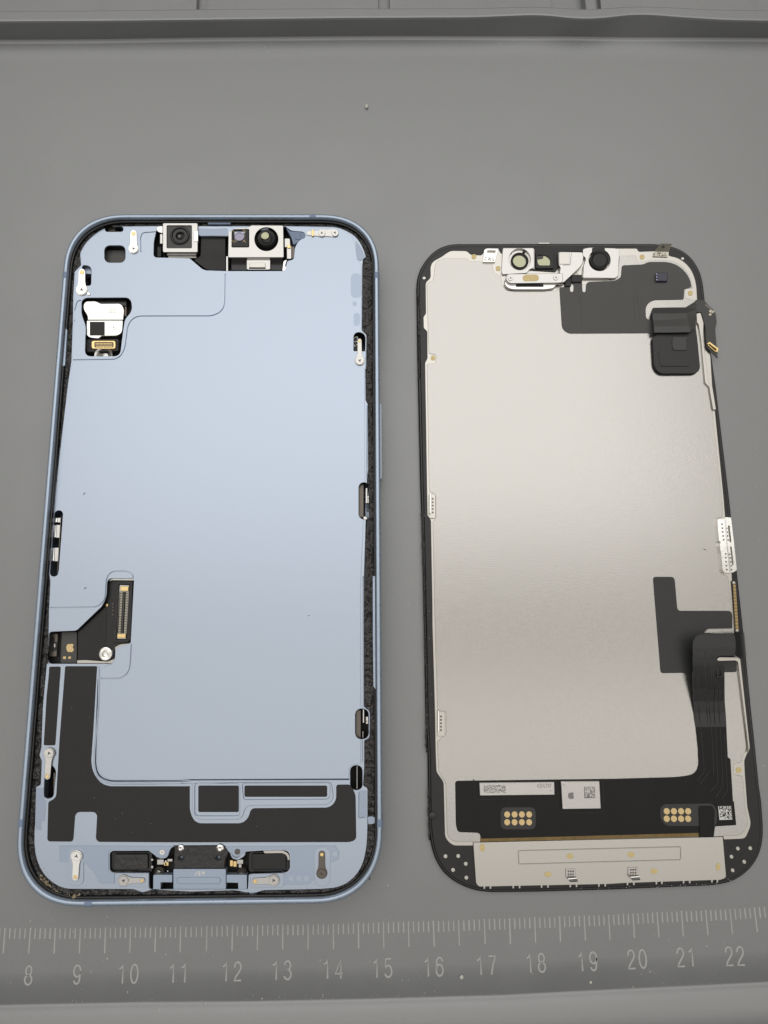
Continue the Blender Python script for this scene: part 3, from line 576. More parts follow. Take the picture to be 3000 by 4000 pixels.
# ------- right side openings
pl('inner_board', S('U', [(163, 130), (205, 130), (205, 240), (163, 240)]), .3, .5, BLACK, ph)
text('marking', '212', at('U', 179, 170, .503), .17, -1.45, WHITE, ph, ext=.001, sx=1, mirror=True)
pl('clip_seat', S('U', [(166, 246), (250, 246), (250, 372, 6), (185, 372, 30), (166, 340, 20)]), .575, .607, BLUE, ph, bev=.003)
for c, x0, y0, x1, y1 in (('U', 205, 1290, 242, 1550), ('V', 198, 1160, 242, 1400)): box('inner_wall', c, x0, y0, x1, y1, .3, .48, BROWN, ph)
for c, L in (('U', ((258, 1320, 272, 1440), (272, 1380, 284, 1440))), ('V', ((258, 1150, 272, 1270), (285, 1215, 308, 1280), (256, 1340, 264, 1400), (205, 1640, 214, 1840)))):
    for a in L: box('contact_spring', c, *a, .3, .52, SILV, ph, 2)
pl('grounding_lug', S('U', [(238, 1550), (252, 1540), (270, 1552), (268, 1568), (245, 1570)]), .5, .6, SILV, ph)
box('inner_wall', 'D', 376, 1110, 392, 1330, .4, .56, BROWN, ph)
# ------- left pill contacts
for a in ((268, 290, 326, 335), (254, 355, 320, 476), (240, 566, 306, 694)): q = box('contact_spring', 'C', *a, .3, .54, SILV, ph, 4); box('spring_fold', 'C', a[0]+8, a[1]+4, a[0]+26, a[3]-4, .54, .555, BRITE, q, 2)
pl('contact_rail', S('C', [(322, 280), (330, 280), (300, 780), (292, 780)]), .3, .57, BROWN, ph)
# ------- main screen connector window
obj('window_floor', sheet_mesh([h_lcd], .30, .36, 0), DEEP, ph)
lb = pl('connector_board', S('C', [(768, 870, 20), (1000, 870, 10), (968, 1448, 10), (830, 1485, 20), (822, 1600, 20), (760, 1625, 10), (480, 1606, 5), (482, 1350, 5), (745, 1105, 8), (752, 1040, 20)]), .40, .50, BLACK, ph, label='black connector board in the left window')
pl('black_label', S('C', [(484, 1352, 6), (740, 1118, 8), (752, 1140), (742, 1462, 5), (704, 1500, 10), (690, 1600, 5), (484, 1602, 5)]), .50, .508, FILM, lb)
pl('board_edge', S('C', [(762, 848, 30), (1000, 850, 16), (1002, 872), (800, 870), (770, 880)]), .40, .56, SILV, lb); pl('board_edge', S('C', [(475, 1608, 5), (690, 1604), (800, 1590, 10), (822, 1600, 10), (800, 1640, 10), (475, 1640)]), .38, .50, TRAY, lb)
pl('gold_tape', S('C', [(826, 1490, 5), (870, 1462, 20), (970, 1452), (968, 1470, 5), (880, 1480, 30), (830, 1530, 10)]), .5, .56, CREAM, lb)
pl('foam_frame', S('C', [(838, 880, 20), (990, 878, 20), (972, 1400), (948, 1448, 25), (802, 1438, 20), (806, 1310, 10), (836, 1300), (812, 1240), (836, 1000)]), .50, .575, FOAM, ph, [S('C', [(862, 905), (964, 908), (934, 1418), (836, 1418)])], label='grainy black foam frame round the tall connector')
cb = pl('screen_connector', S('C', [(866, 912, 6), (960, 915, 6), (930, 1412, 6), (840, 1412, 6)]), .50, .535, TRAY, ph, [S('C', [(874, 975), (955, 975), (932, 1360), (850, 1360)])], label='tall gold pinned connector')
pl('connector_core', S('C', [(905, 975), (918, 975), (896, 1360), (884, 1360)]), .5, .54, GREY, cb)
for k in range(26):
    t = k/25
    for x0, x1 in ((876, 856), (928, 908)):
        x = x0+(x1-x0)*t; y = 980+380*t; box('pin', 'C', x, y, x+22, y+8, .505, .545, CREAM, cb, 0, bev=.002)
box('contact_block', 'C', 878, 925, 950, 968, .535, .56, GOLD, cb); box('contact_block', 'C', 848, 1365, 926, 1402, .535, .56, GOLD, cb)
for y in (1080, 1110, 1140, 1180): box('board_chip', 'C', 800, y, 815, y+16, .5, .52, BROWN, lb, 0)
lathe('solder_dot', 'C', 748, 1100, [(16, .5), (12, .52), (.1, .53)], GOLD, lb, 14)
st = lathe('standoff', 'C', 745, 1550, [(66, .5), (66, .55), (58, .575), (50, .58), (28, .575), (24, .54), (.1, .53)], BRITE, lb, 40, 'knurled steel threaded post')
vsn = []
gp = pl('logo_plate', S('C', [(335, 1348, 5), (474, 1346, 15), (472, 1640, 5), (322, 1640, 5)]), .38, .47, GREY, ph, label='dark grey plate with a small gold fruit emblem')
logo('C', 412, 1495, 62, .47, GOLDP, gp)
box('printed_mark', 'C', 346, 1574, 374, 1598, .47, .474, GOLDP, gp); pl('printed_mark', S('C', [(390, 1590, 8), (405, 1570, 5), (425, 1582, 8), (410, 1600, 5)]), .47, .474, GOLDP, gp)
vib = pl('coil_block', S('C', [(225, 1362, 8), (298, 1362, 8), (286, 1575, 5), (212, 1575, 5)]), .3, .45, BROWN, ph)
box('coil_slot', 'C', 240, 1395, 268, 1530, .45, .455, BLACK, vib); box('coil_slot', 'C', 270, 1440, 288, 1520, .45, .455, BLACK, vib); box('coil_contact', 'C', 262, 1455, 276, 1490, .455, .46, SILV, vib)
# ------- bottom: speakers and charging port
obj('window_floor', sheet_mesh([h_spl], .28, .33, 0), DEEP, ph)
sl = box('speaker', 'F', 905, 422, 1290, 610, .33, .52, GLOSS, ph, 14, 'black speaker left of the charging port'); box('speaker_block', 'F', 935, 445, 1250, 586, .52, .575, RUB, sl, 16, bev=.015)
box('contact_tip', 'F', 1278, 485, 1300, 505, .52, .54, SILV, sl); box('contact_tip', 'F', 1278, 550, 1300, 575, .52, .54, SILV, sl)
sr = box('speaker', 'E', 530, 735, 838, 892, .33, .52, GLOSS, ph, 24, 'black speaker right of the charging port'); box('speaker_block', 'E', 552, 752, 816, 874, .52, .565, BLACK, sr, 14, bev=.015)
pl('speaker_gasket', S('E', [(638, 728, 6), (800, 726, 40), (842, 760, 30), (842, 800, 5), (826, 800, 5), (820, 765, 20), (790, 748, 20), (650, 750, 6)]), .5, .575, TRAY, sr)
pt = pl('port_cover', S('E', [(-37, 690, 8), (345, 687, 15), (380, 735, 20), (352, 800, 14), (346, 864, 10), (-44, 864, 10)]), .45, .615, RUB, ph, [circ('E', 10, 785, 16, 16), circ('E', 297, 785, 16, 16)], .02, 'wrinkled black rubber over the charging port')
obj('port_body', sheet_mesh([rect('E', -20, 700, 330, 850)], .4, .5, 0), BLUE2, pt)
for x, y, r in ((10, 712, 24), (310, 712, 28)): lathe('rivet', 'E', x, y, [(r, .61), (r*.9, .635), (r*.5, .645), (.1, .64)], BRITE, pt, 20)
for x in (68, 340-15): tube('cover_crease', 'E', [(x, 695), (x+2, 760)], .616, .006, RUB, pt)
tube('cover_crease', 'E', [(30, 790), (50, 755, 10), (255, 755, 10), (275, 790), (275, 800), (256, 758, 10), (50, 758, 10), (32, 800)], .616, .007, RUB, pt)
pb = pl('port_block', S('E', [(-45, 868, 8), (355, 868, 8), (356, 1022, 5), (-45, 1022, 5)]), .42, .60, BLUE2, ph, label='blue charging port block')
box('raised_rib', 'E', -20, 932, 316, 982, .6, .618, BLUE2, pb, 24, bev=.012); cells('printed_code', 'E', [(118, 885), (197, 885), (197, 920), (118, 920)], 12, 5, .6015, WHITE, pb, .6, solid=False)
pl('port_wing', S('F', [(1300, 634, 8), (1476, 634, 4), (1476, 704), (1370, 704), (1368, 768), (1298, 768)]), .42, .585, BLUE2, ph)
pl('port_wing', S('E', [(360, 912, 4), (516, 912, 4), (516, 1022, 4), (450, 1022), (448, 974), (360, 972)]), .42, .585, BLUE2, ph)
pl('grounding_lug', S('F', [(1322, 455, 30), (1345, 420), (1365, 395, 10), (1400, 395, 10), (1415, 420), (1450, 400, 5), (1440, 450, 30), (1410, 482, 30), (1345, 482, 30)]), .5, .59, BLUE, ph); screw('F', 1383, 425, 32, .59, ph, BRITE, .03)
pl('grounding_lug', S('E', [(388, 730, 10), (418, 760), (470, 765), (508, 738, 10), (500, 770, 20), (440, 805, 30), (392, 780, 30)]), .5, .59, BLUE, ph); screw('E', 442, 738, 26, .592, ph, BROWN, .03)
for c, a, m in (('F', (1335, 492, 1398, 540), SILV), ('F', (1398, 516, 1442, 550), GOLD), ('F', (1430, 486, 1478, 512), SILV), ('F', (1408, 500, 1424, 548), BRITE), ('E', (386, 802, 410, 848), GOLD), ('E', (412, 808, 438, 852), GOLD), ('E', (440, 796, 488, 830), SILV), ('E', (452, 832, 476, 858), SILV)):
    box('contact_spring', c, *a, .4, .56, m, ph, 4)
lathe('spring_ring', 'F', 1355, 606, [(44, .4), (42, .5), (30, .53), (20, .5), (.1, .48)], BROWN, ph, 20); lathe('spring_ring', 'E', 478, 893, [(34, .4), (32, .5), (24, .53), (14, .5), (.1, .48)], BROWN, ph, 20)
for x, y in ((1345, 598), (1358, 604), (1432, 600)): box('contact_tip', 'F', x-6, y-6, x+8, y+6, .5, .54, BRITE, ph)
# clear bluish film shapes and debris
pl('corner_film', S('D', [(222, 1250, 10), (286, 1250), (290, 1360, 20), (310, 1370), (296, 1560), (262, 1560, 5), (262, 1640), (212, 1640)]), .59, .5935, VEIL, ph, bev=.001)
pl('corner_film', S('E', [(1372, 270, 10), (1428, 268), (1430, 470), (1370, 478), (1364, 300)]), .59, .5935, VEIL, ph, bev=.001)
pl('glue_smear', S('E', [(1436, 470, 10), (1480, 465, 20), (1505, 490, 10), (1490, 525, 20), (1440, 528, 10)]), .60, .63, VEIL, ph)
pl('corner_film', S('B', [(1398, 330, 10), (1450, 400, 20), (1485, 480, 10), (1450, 520, 20), (1402, 500, 20)]), .59, .6, VEIL, ph, bev=.002)
tube('film_edge', 'E', [(1372, 282), (1370, 400), (1368, 470), (1382, 478), (1405, 470), (1422, 480), (1405, 474), (1382, 481), (1366, 474), (1368, 400), (1369, 284)], .5935, .004, BAND, ph)
bot = [src('F', x, y) for x, y in ((250, 640), (330, 740), (430, 820), (560, 850), (900, 862), (1300, 868))]+[src('E', x, y) for x, y in ((0, 1100), (500, 1105), (900, 1098), (1180, 1085), (1300, 1010))]
bits('debris', bot[:8], 9, 520, .012, .625, CRUMB, ph, seed=3); bits('debris', bot, 14, 260, .008, .63, LINT, ph, seed=4)
bits('debris', [src('F', 350, 800), src('F', 480, 850), src('F', 640, 840)], 12, 26, .035, .63, CRUMB, ph, seed=9)
bits('debris', [src('V', x, y) for x, y in ((300, 60), (305, 400), (318, 800), (320, 1000), (325, 1300))], 16, 90, .008, .62, CRUMB, ph, seed=5)
bits('debris', [src('U', x, y) for x, y in ((300, 60), (305, 700), (325, 1000), (320, 1500), (290, 2000))], 22, 160, .008, .625, GLUE, ph, seed=6)
for pth, wd, n_, sd in (([src('U', 290, 0), src('U', 300, 600), src('U', 305, 1300), src('U', 290, 2000)], 24, 420, 11), ([src('V', 300, 0), src('V', 310, 900), src('V', 335, 1500), src('V', 345, 2200)], 20, 260, 12), ([src('A', 560, 150), src('A', 1200, 140), src('B', 300, 130), src('B', 1100, 150)], 16, 380, 13), ([src('A', 300, 560), src('A', 250, 1200), src('C', 230, 200), src('C', 150, 1300)], 18, 420, 14), ([src('D', 230, 300), src('D', 200, 900), src('F', 165, 0), src('F', 190, 480), src('F', 400, 760), src('E', 900, 1060)], 18, 700, 15)):
    bits('glue_crumbs', pth, wd*.75, n_, .012, .575, GLUE, ph, seed=sd)
bits('film_dust', [src('D', 600, 200), src('D', 600, 1100), src('F', 1000, 100), src('E', 900, 560)], 90, 70, .004, .598, LINT, ph, seed=21)

# ================================================================ DISPLAY
DX, DY = 4.456, 7.679
dp = thing('screen_assembly', 'detached phone screen lying face down on the right, showing its silver back plate', 'phone screen', (DX, DY, 0))
glass = S('G', [(300, 145, 90), (400, 122, 90), (1659, 120), ('H', 1000, 122, 60), ('H', 1180, 158, 90), ('H', 1290, 228, 90), ('H', 1372, 340, 90), ('H', 1412, 460, 90), ('H', 1432, 640, 60), ('H', 1470, 1000), ('H', 1535, 1450), ('I', 1245, 0), ('I', 1330, 800), ('I', 1400, 1450), ('I', 1475, 2200), ('J', 1365, 600), ('J', 1430, 1200), ('J', 1475, 1650), ('L', 1605, 400), ('L', 1622, 640, 60), ('L', 1612, 780, 60), ('L', 1570, 900, 60), ('L', 1480, 1015, 60), ('L', 1350, 1098, 60), ('L', 1200, 1128, 60),
    ('L', 330, 1165), ('K', 1000, 1184), ('K', 560, 1190, 90), ('K', 400, 1160, 90), ('K', 230, 1070, 90), ('K', 130, 950, 90), ('K', 75, 800, 90), ('K', 52, 600, 60), ('K', 45, 0), ('M', 130, 1900), ('M', 118, 1200), ('M', 98, 300), ('M', 88, 0), ('G', 72, 1200), ('G', 62, 500, 60), ('G', 78, 400, 90), ('G', 125, 305, 90), ('G', 205, 205, 90)])
gl = pl('glass_panel', glass, .0, .115, GLOSS, dp, bev=.03, label='black bezel edge of the screen glass')
def inset(poly, d):
    out = []; n = len(poly)
    ar = sum(poly[i-1][0]*poly[i][1]-poly[i][0]*poly[i-1][1] for i in range(n)); s = 1 if ar > 0 else -1
    for i in range(n):
        a, b = Vector(poly[i-2 if i >= 2 else i-2]), Vector(poly[(i+2) % n]); t = (b-a).normalized(); out.append((poly[i][0]-t.y*d*s, poly[i][1]+t.x*d*s))
    return out
bz = pl('rubber_bezel', inset(glass, 10), .10, .145, mat('matte_black_bezel', (.011, .011, .012), .36, bump=.1, bscale=30, bdist=.004, var=.2, vscale=4), dp, bev=.02)
DZ = .165
tray = S('G', [(190, 330, 40), (215, 285, 60), (300, 240, 30), (345, 205, 20), (385, 186, 20), (530, 188, 20), (570, 225, 15), (665, 228, 10), (700, 180, 10), (820, 168, 5), (850, 215, 3), (862, 160, 8), (1150, 160, 15), (1170, 200), (1300, 195), (1600, 198), (1625, 160, 10), ('H', 620, 165, 10), ('H', 800, 165, 10), ('H', 820, 195, 10), ('H', 960, 190), ('H', 1060, 185), ('H', 1100, 235, 20), ('H', 1180, 250, 60), ('H', 1280, 320, 70), ('H', 1335, 420, 60), ('H', 1355, 520, 20), ('H', 1362, 640, 5), ('H', 1400, 760, 20), ('H', 1480, 1100), ('H', 1500, 1420), ('H', 1525, 1659), ('I', 1185, 0), ('I', 1200, 190), ('I', 1270, 800, 10), ('I', 1290, 1200), ('I', 1330, 1710, 5), ('I', 1352, 1712, 5),
    ('J', 1238, 66), ('J', 1350, 1190, 20), ('J', 1292, 1330, 20), ('J', 1300, 1500), ('J', 1330, 1900), ('L', 1518, 600, 40), ('L', 1465, 725, 30), ('L', 1275, 732), ('L', 1270, 705), ('K', 440, 756), ('K', 440, 785), ('K', 262, 785, 30), ('K', 192, 720, 40), ('K', 180, 235, 20), ('K', 118, 145, 20), ('K', 112, 0), ('M', 205, 1840, 5), ('M', 185, 1140), ('M', 184, 960), ('M', 172, 280, 10), ('M', 144, 240, 10), ('M', 140, 0), ('G', 140, 1225, 10), ('G', 162, 1185, 10), ('G', 160, 935, 10), ('G', 128, 905, 10), ('G', 125, 800, 10), ('G', 148, 770, 8), ('G', 145, 480, 25), ('G', 192, 440, 20)])
tr = pl('back_tray', tray, .12, DZ, TRAY, dp, bev=.012, label='pale steel tray with a thin bright rim')
sheet = S('G', [(232, 330, 30), (250, 285, 50), (315, 256, 20), (530, 258, 8), (562, 286, 8), (655, 286, 10), (690, 312, 10), (765, 312, 10), (778, 395, 20), (845, 418, 10), (855, 500, 20), (895, 560, 20), (1360, 560, 10), ('H', 80, 530), ('H', 620, 450, 10), ('H', 640, 235, 10), ('H', 790, 232, 10), ('H', 815, 285, 20), ('H', 870, 292, 10), ('H', 920, 272, 20), ('H', 1120, 275, 60), ('H', 1240, 340, 60), ('H', 1300, 440, 60), ('H', 1318, 530, 5), ('H', 1250, 540, 10), ('H', 1245, 625, 20), ('H', 1340, 645, 5), ('H', 1352, 860, 10), ('H', 1400, 1000, 5), ('H', 1418, 1300), ('H', 1440, 1415, 5), ('H', 1472, 1450, 5), ('H', 1500, 1659), ('I', 1162, 0), ('I', 1172, 195, 10), ('I', 1096, 212, 10), ('I', 1160, 800, 10), ('I', 1230, 835, 10), ('I', 1300, 1480),
    ('I', 1310, 1720, 10), ('J', 1205, 90, 15), ('J', 1318, 1180, 20), ('J', 1262, 1290, 20), ('J', 1250, 1355, 10), ('J', 1160, 1370, 30), ('J', 1155, 1500, 30), ('J', 1270, 1525, 10), ('J', 1300, 1900), ('L', 1490, 600, 30), ('L', 1430, 693, 30), ('L', 1250, 700), ('K', 440, 748), ('K', 268, 748, 30), ('K', 215, 700, 30), ('K', 200, 240, 20), ('K', 140, 140, 20), ('K', 132, 0), ('M', 228, 2100), ('M', 300, 2030, 10), ('M', 298, 1850, 12), ('M', 228, 1835, 10), ('M', 208, 1130), ('M', 204, 970), ('M', 190, 290, 8), ('M', 216, 262, 10), ('M', 214, 70, 10), ('M', 165, 40), ('M', 160, 0), ('G', 160, 1235, 10), ('G', 240, 1230, 20), ('G', 248, 1150, 20), ('G', 178, 1140, 10), ('G', 170, 900), ('G', 158, 490, 20), ('G', 215, 460, 15), ('G', 225, 420, 10)])
pl('back_plate', sheet, DZ-.01, DZ+.012, PLATE, dp, bev=.006, label='large grained silver back plate')
PZ = DZ+.012
# torn adhesive along the left edge
def ragged(c, pts, z, r, m, parent, seed):
    rnd = random.Random(seed); q = []
    pp = [Vector(src(c, *p)) for p in pts]
    for a, b in zip(pp, pp[1:]):
        n = int((b-a).length/14)+1
        for k in range(n): p = a.lerp(b, k/n); q.append(P(p.x+rnd.uniform(-2.5, 2.5), p.y, z+rnd.uniform(-.01, .01)))
    obj('torn_adhesive', tube_me([q], r), m, parent, smooth=True)
ragged('G', [(78, 600), (100, 750), (92, 1000), (85, 1400)], .13, .022, GLUE, dp, 1); ragged('M', [(100, 200), (112, 600), (122, 1000), (130, 1500)], .125, .02, GLUE, dp, 2); ragged('M', [(140, 1600), (136, 2000), (140, 2212)], .125, .02, GLUE, dp, 3); ragged('K', [(55, 300), (56, 600), (62, 760)], .12, .02, GLUE, dp, 4)
lathe('glue_blob', 'K', 90, 525, [(34, .14), (28, .165), (12, .175), (.1, .176)], RUB, dp, 12)
# bezel dots
for c, L in (('K', ((200, 875), (310, 873), (375, 940), (265, 993), (380, 1060))), ('L', ((1400, 808), (1507, 805), (1345, 878), (1455, 922), (1355, 996))), ('G', ((135, 440),)), ('H', ((1225, 260),))):
    for x, y in L: lathe('bezel_dot', c, x, y, [(16, .142), (15, .156), (12, .158), (.1, .157)], TRAY, dp, 16)
# bottom bracket with teeth
bb_pts = [('K', 440, 755, 5), ('L', 1270, 705, 5), ('L', 1300, 1060, 20), ('L', 1245, 1080, 8)]
def tooth(c, x, y): return [(c, x+10, y), (c, x+8, y+22, 3), (c, x-8, y+22, 3), (c, x-10, y)]
for x in (1222, 1175, 983, 930, 742, 695, 500, 445): bb_pts += tooth('L', x, 1080+(1222-x)*.033)
for x in (1580, 1525, 1332, 1278, 1085, 1030, 840, 785, 588, 535): bb_pts += tooth('K', x, 1116+(1580-x)*.020)
bb_pts += [('K', 490, 1138, 12), ('K', 462, 1108, 12), ('K', 440, 790)]
bb = pl('bottom_bracket', S('K', bb_pts), .13, .20, TRAY, dp, bev=.008, label='wide pale steel bracket along the lower edge')
pl('embossed_panel', S('K', [(825, 822, 12), ('L', 912, 788, 14), ('L', 910, 908, 12), (830, 946, 12)]), .19, .212, TRAY, bb, [S('K', [(833, 830, 12), ('L', 903, 797, 14), ('L', 902, 900, 12), (838, 938, 12)])], .007)
for c, x, y, a, b in (('K', 518, 800, 23, 34), ('K', 1275, 873, 30, 24), ('K', 1085, 1030, 30, 24), ('L', 477, 860, 31, 24), ('L', 675, 1003, 32, 24), ('L', 1230, 965, 20, 34)): pl('glue_dot', circ(c, x, y, a, 20, b), .198, .206, YEL, bb, bev=.003)
def ground_tab(c, x, y):
    t = box('ground_tab', c, x-42, y-28, x+44, y+32, .2, .222, SILV, bb, 4)
    for i in range(3):
        for j in range(2): lathe('dimple', c, x-18+i*20, y-8+j*26, [(8, .222), (7, .227), (3, .223), (.1, .221)], BROWN, t, 12)
    rows = []
    for k in range(7):
        a = k/6; yy = y+32+60*a; zz = .222+.10*math.sin(a*math.pi)-.06*a; rows.append((at(c, x-38+40*a, yy, zz), at(c, x+44+24*a, yy-4, zz)))
    vs = [p for r in rows for p in r]; me = mesh(vs, [(2*k, 2*k+1, 2*k+3, 2*k+2) for k in range(6)])
    obj('tab_spring', me, BRITE, t, smooth=True)
ground_tab('K', 1280, 1012); ground_tab('L', 492, 998)
pl('gold_flex_edge', S('K', [(500, 700), ('L', 1068, 660), ('L', 1066, 704), (500, 750)]), PZ, .192, BRASS, dp, label='narrow brown gold strip above the bottom bracket')
# black board
bd = S('K', [(284, 224, 22), (1659, 206), ('L', 900, 190, 60), ('L', 1030, 165, 60), ('L', 1066, 90, 50), ('L', 1058, 0), ('J', 722, 1200), ('J', 690, 900), ('J', 1068, 900), ('J', 1072, 1010), ('J', 1086, 1290), ('J', 1118, 1310), ('J', 1150, 1840), ('L', 1366, 400), ('L', 1386, 605, 8), ('L', 1202, 616, 10), ('L', 1192, 706), ('L', 1070, 706), ('L', 1066, 672), (510, 722, 10), (494, 672, 22), (305, 665, 22), (290, 600)])
bo = pl('driver_board', bd, PZ, PZ+.022, BOARD, dp, bev=.006, label='black driver board cover along the lower part')
BZ = PZ+.022
def zf(v):                                       # height of the folded flex along its run
    if v > 2840: return BZ
    t = min(1, (2840-v)/360); return BZ+.34*(t*t*(3-2*t))
def ribbon(rows, th):
    vs, fs = [], []
    for L_, R_ in rows:
        for c, x, y in (L_, R_):
            u, v = src(c, x, y); z = zf(v); vs.append(P(u, v, z))
    n = len(rows); vs += [v-Vector((0, 0, th)) for v in list(vs)]
    for k in range(n-1):
        a = 2*k; fs.append((a, a+1, a+3, a+2)); b = a+2*n; fs.append((b, b+2, b+3, b+1)); fs.append((a, a+2, b+2, b)); fs.append((a+1, b+1, b+3, a+3))
    fs.append((0, 2*n, 2*n+1, 1)); e = 2*n-2; fs.append((e, e+1, e+1+2*n, e+2*n))
    return mesh(vs, fs)
FLEX = mat('black_flex', (.014, .014, .015), .26, bump=.06, bscale=20, bdist=.004, spec=.6)
rw = [(('J', 690, 915), ('J', 1068, 915)), (('J', 676, 740), ('J', 1058, 740)), (('J', 664, 600), ('J', 1046, 600)), (('J', 656, 450), ('J', 1044, 450)), (('J', 652, 300), ('J', 1044, 300)), (('J', 650, 160), ('J', 1040, 160)), (('J', 650, 120), ('J', 960, 120)), (('J', 648, 40), ('J', 942, 60)), (('J', 650, 30), ('J', 990, 28)),
      (('I', 848, 1690), ('I', 1300, 1690)), (('I', 844, 1600), ('I', 1310, 1600)), (('I', 850, 1530), ('I', 1308, 1530)), (('I', 880, 1480), ('I', 1300, 1480)), (('I', 930, 1456), ('I', 1285, 1456))]
fx = obj('flex_cable', ribbon(rw, .02), FLEX, dp, smooth=False, label='broad black flex cable rising and folding over the right edge')
TRACE = mat('raised_trace', (.06, .06, .062), .3)
def trace(pts, parent=fx, r=.006):
    q = []
    for c, x, y in pts: u, v = src(c, x, y); q.append(P(u, v, zf(v)+.003))
    obj('trace', tube_me([q], r, 1), TRACE, parent, smooth=True)
trace([('I', 900, 1620), ('I', 905, 2200), ('J', 728, 640), ('J', 745, 900)])
trace([('I', 985, 1640), ('I', 975, 1700), ('I', 985, 2030), ('I', 1025, 2080), ('J', 856, 460), ('J', 858, 640), ('J', 880, 900)])
trace([('I', 1080, 1635), ('I', 1040, 1700), ('I', 1046, 1990), ('I', 1086, 2040), ('J', 926, 430), ('J', 930, 900)])
trace([('I', 1120, 1640), ('I', 1060, 1710), ('I', 1066, 1980), ('I', 1128, 2040), ('J', 975, 430), ('J', 975, 640), ('J', 990, 900)])
trace([('I', 1150, 1650), ('I', 1082, 1720), ('I', 1088, 1960), ('J', 960, 380), ('J', 975, 430)])
trace([('J', 780, 430), ('J', 826, 475), ('J', 828, 640), ('J', 840, 900)])
trace([('J', 990, 365), ('J', 1025, 400), ('J', 1030, 600)])
for q in ([(745, 900), (790, 1400), (785, 1480), (705, 1590)], [(850, 1480), (735, 1630)], [(880, 900), (900, 1250), (910, 1500)], [(930, 900), (945, 1200), (960, 1610), (875, 1715)], [(990, 900), (1010, 1300), (1022, 1650), (930, 1790)], [(1040, 1000), (1060, 1350), (1080, 1700), (1015, 1795)], [(790, 1430), (785, 1480)]):
    pp = [('J', x, y) for x, y in q]; trace(pp, bo, .0045)
pl('flex_window', rect('J', 948, 175, 1016, 298, 10), zf(2630)-.02, zf(2620)+.012, FLEX, fx, [rect('J', 962, 186, 1004, 286, 6)], .004)
# outer wrap of the flex at the right edge
vs = []
for y, x0, x1 in ((1440, 1312, 1402), (1560, 1318, 1412), (1700, 1328, 1426)):
    v = src('I', 0, y)[1]
    for s in range(6):
        a = s/5; z = .50*(1-a*a)+.08*a*a; c0, c1 = at('I', x0-20, y, .5), at('I', x1, y, .08); p = c0.lerp(c1, a); p.z = z; vs.append(p)
me = mesh(vs, [(6*j+s, 6*j+s+1, 6*j+s+7, 6*j+s+6) for j in range(2) for s in range(5)])
obj('flex_fold', me, FLEX, fx, smooth=True)
# cans and pads
c1 = pl('shield_can', S('K', [(492, 239, 4), (1140, 232, 4), (1143, 343, 4), (497, 350, 4)]), BZ, .262, CAN, bo, bev=.008, label='long silver shielded chip')
c2 = pl('shield_can', S('K', [(1197, 228, 5), (1530, 225, 5), (1543, 462, 5), (1211, 467, 5)]), BZ, .268, CAN, bo, bev=.008, label='squarish silver shielded chip with a fruit emblem')
dpp = {}
def sub(fn): pass
cz = .2625
text('marking', 'KDG707', at('K', 1054, 266, cz),   .105, -.004, PRINT, bo, ext=.0008, sx=.72)
cells('laser_code', 'K', [(530, 260), (720, 258), (720, 324), (530, 326)], 34, 12, cz, PRINT, bo, .42, solid=False)
tube('laser_ring', 'K', [(1107, 300, 5), (1114, 307, 5), (1107, 314, 5), (1100, 307, 5)], cz, .002, PRINT, bo, True)
tube('laser_ring', 'K', [(1221, 249, 6), (1229, 257, 6), (1221, 265, 6), (1213, 257, 6)], .2688, .002, PRINT, bo, True)
logo('K', 1285, 350, 46, .2675, mat('grey_emblem', (.22, .21, .2), .35, .6), bo)
cells('laser_code', 'K', [(1397, 272), (1492, 270), (1494, 370), (1399, 372)], 16, 16, .2685, PRINT, bo, .45, label='small square laser code')
cells('laser_code', 'L', [(1228, 440), (1340, 438), (1352, 556), (1240, 560)], 15, 15, BZ+.001, WHITE, bo, .55, label='white square code on the black board')
for pts in ([(448, 214), (445, 350, 30), (470, 382, 20), (1150, 368, 20), (1160, 400), (1162, 470, 30), (1200, 498, 30), (1545, 494, 30), (1568, 460, 20), (1555, 208), (1558, 208), (1572, 462, 20), (1548, 498, 30), (1198, 502, 30), (1158, 472, 30), (1156, 374, 20), (468, 386, 20), (441, 352, 30), (444, 214)],): tube('embossed_line', 'K', pts, BZ, .007, FILM, bo)
PADB = mat('dark_solder_mask', (.035, .035, .034), .4)
pa = box('pad_window', 'K', 676, 450, 980, 641, BZ, BZ+.004, PADB, bo, 44, bev=.002)
for x in (733, 797, 860, 923):
    for y in (513, 580): lathe('gold_pad', 'K', x, y, [(24, BZ+.004), (23.5, BZ+.010), (22, BZ+.012), (.1, BZ+.012)], GOLDP, bo, 24)
pa = pl('pad_window', S('L', [(765, 424, 10), (1180, 416, 40), (1216, 470, 20), (1218, 580, 10), (1200, 612), (770, 612, 40), (728, 540, 20), (728, 450, 20)]), BZ, BZ+.004, PADB, bo, bev=.002)
for x in (785, 847, 909, 970):
    for y in (485, 550): lathe('gold_pad', 'L', x, y, [(25, BZ+.004), (24.5, BZ+.010), (23, BZ+.012), (.1, BZ+.012)], GOLDP, bo, 24)
for x in (840, 962): tube('trace', 'L', [(x-8, 430), (x-14, 470)], BZ+.005, .003, PADB, bo); tube('trace', 'L', [(x+8, 430), (x+14, 470)], BZ+.005, .003, PADB, bo)
pl('black_strap', S('L', [(1060, 440, 16), (1180, 438, 20), (1200, 480, 10), (1192, 706), (1068, 706)]), BZ+.003, BZ+.018, BOARD, bo, bev=.005)
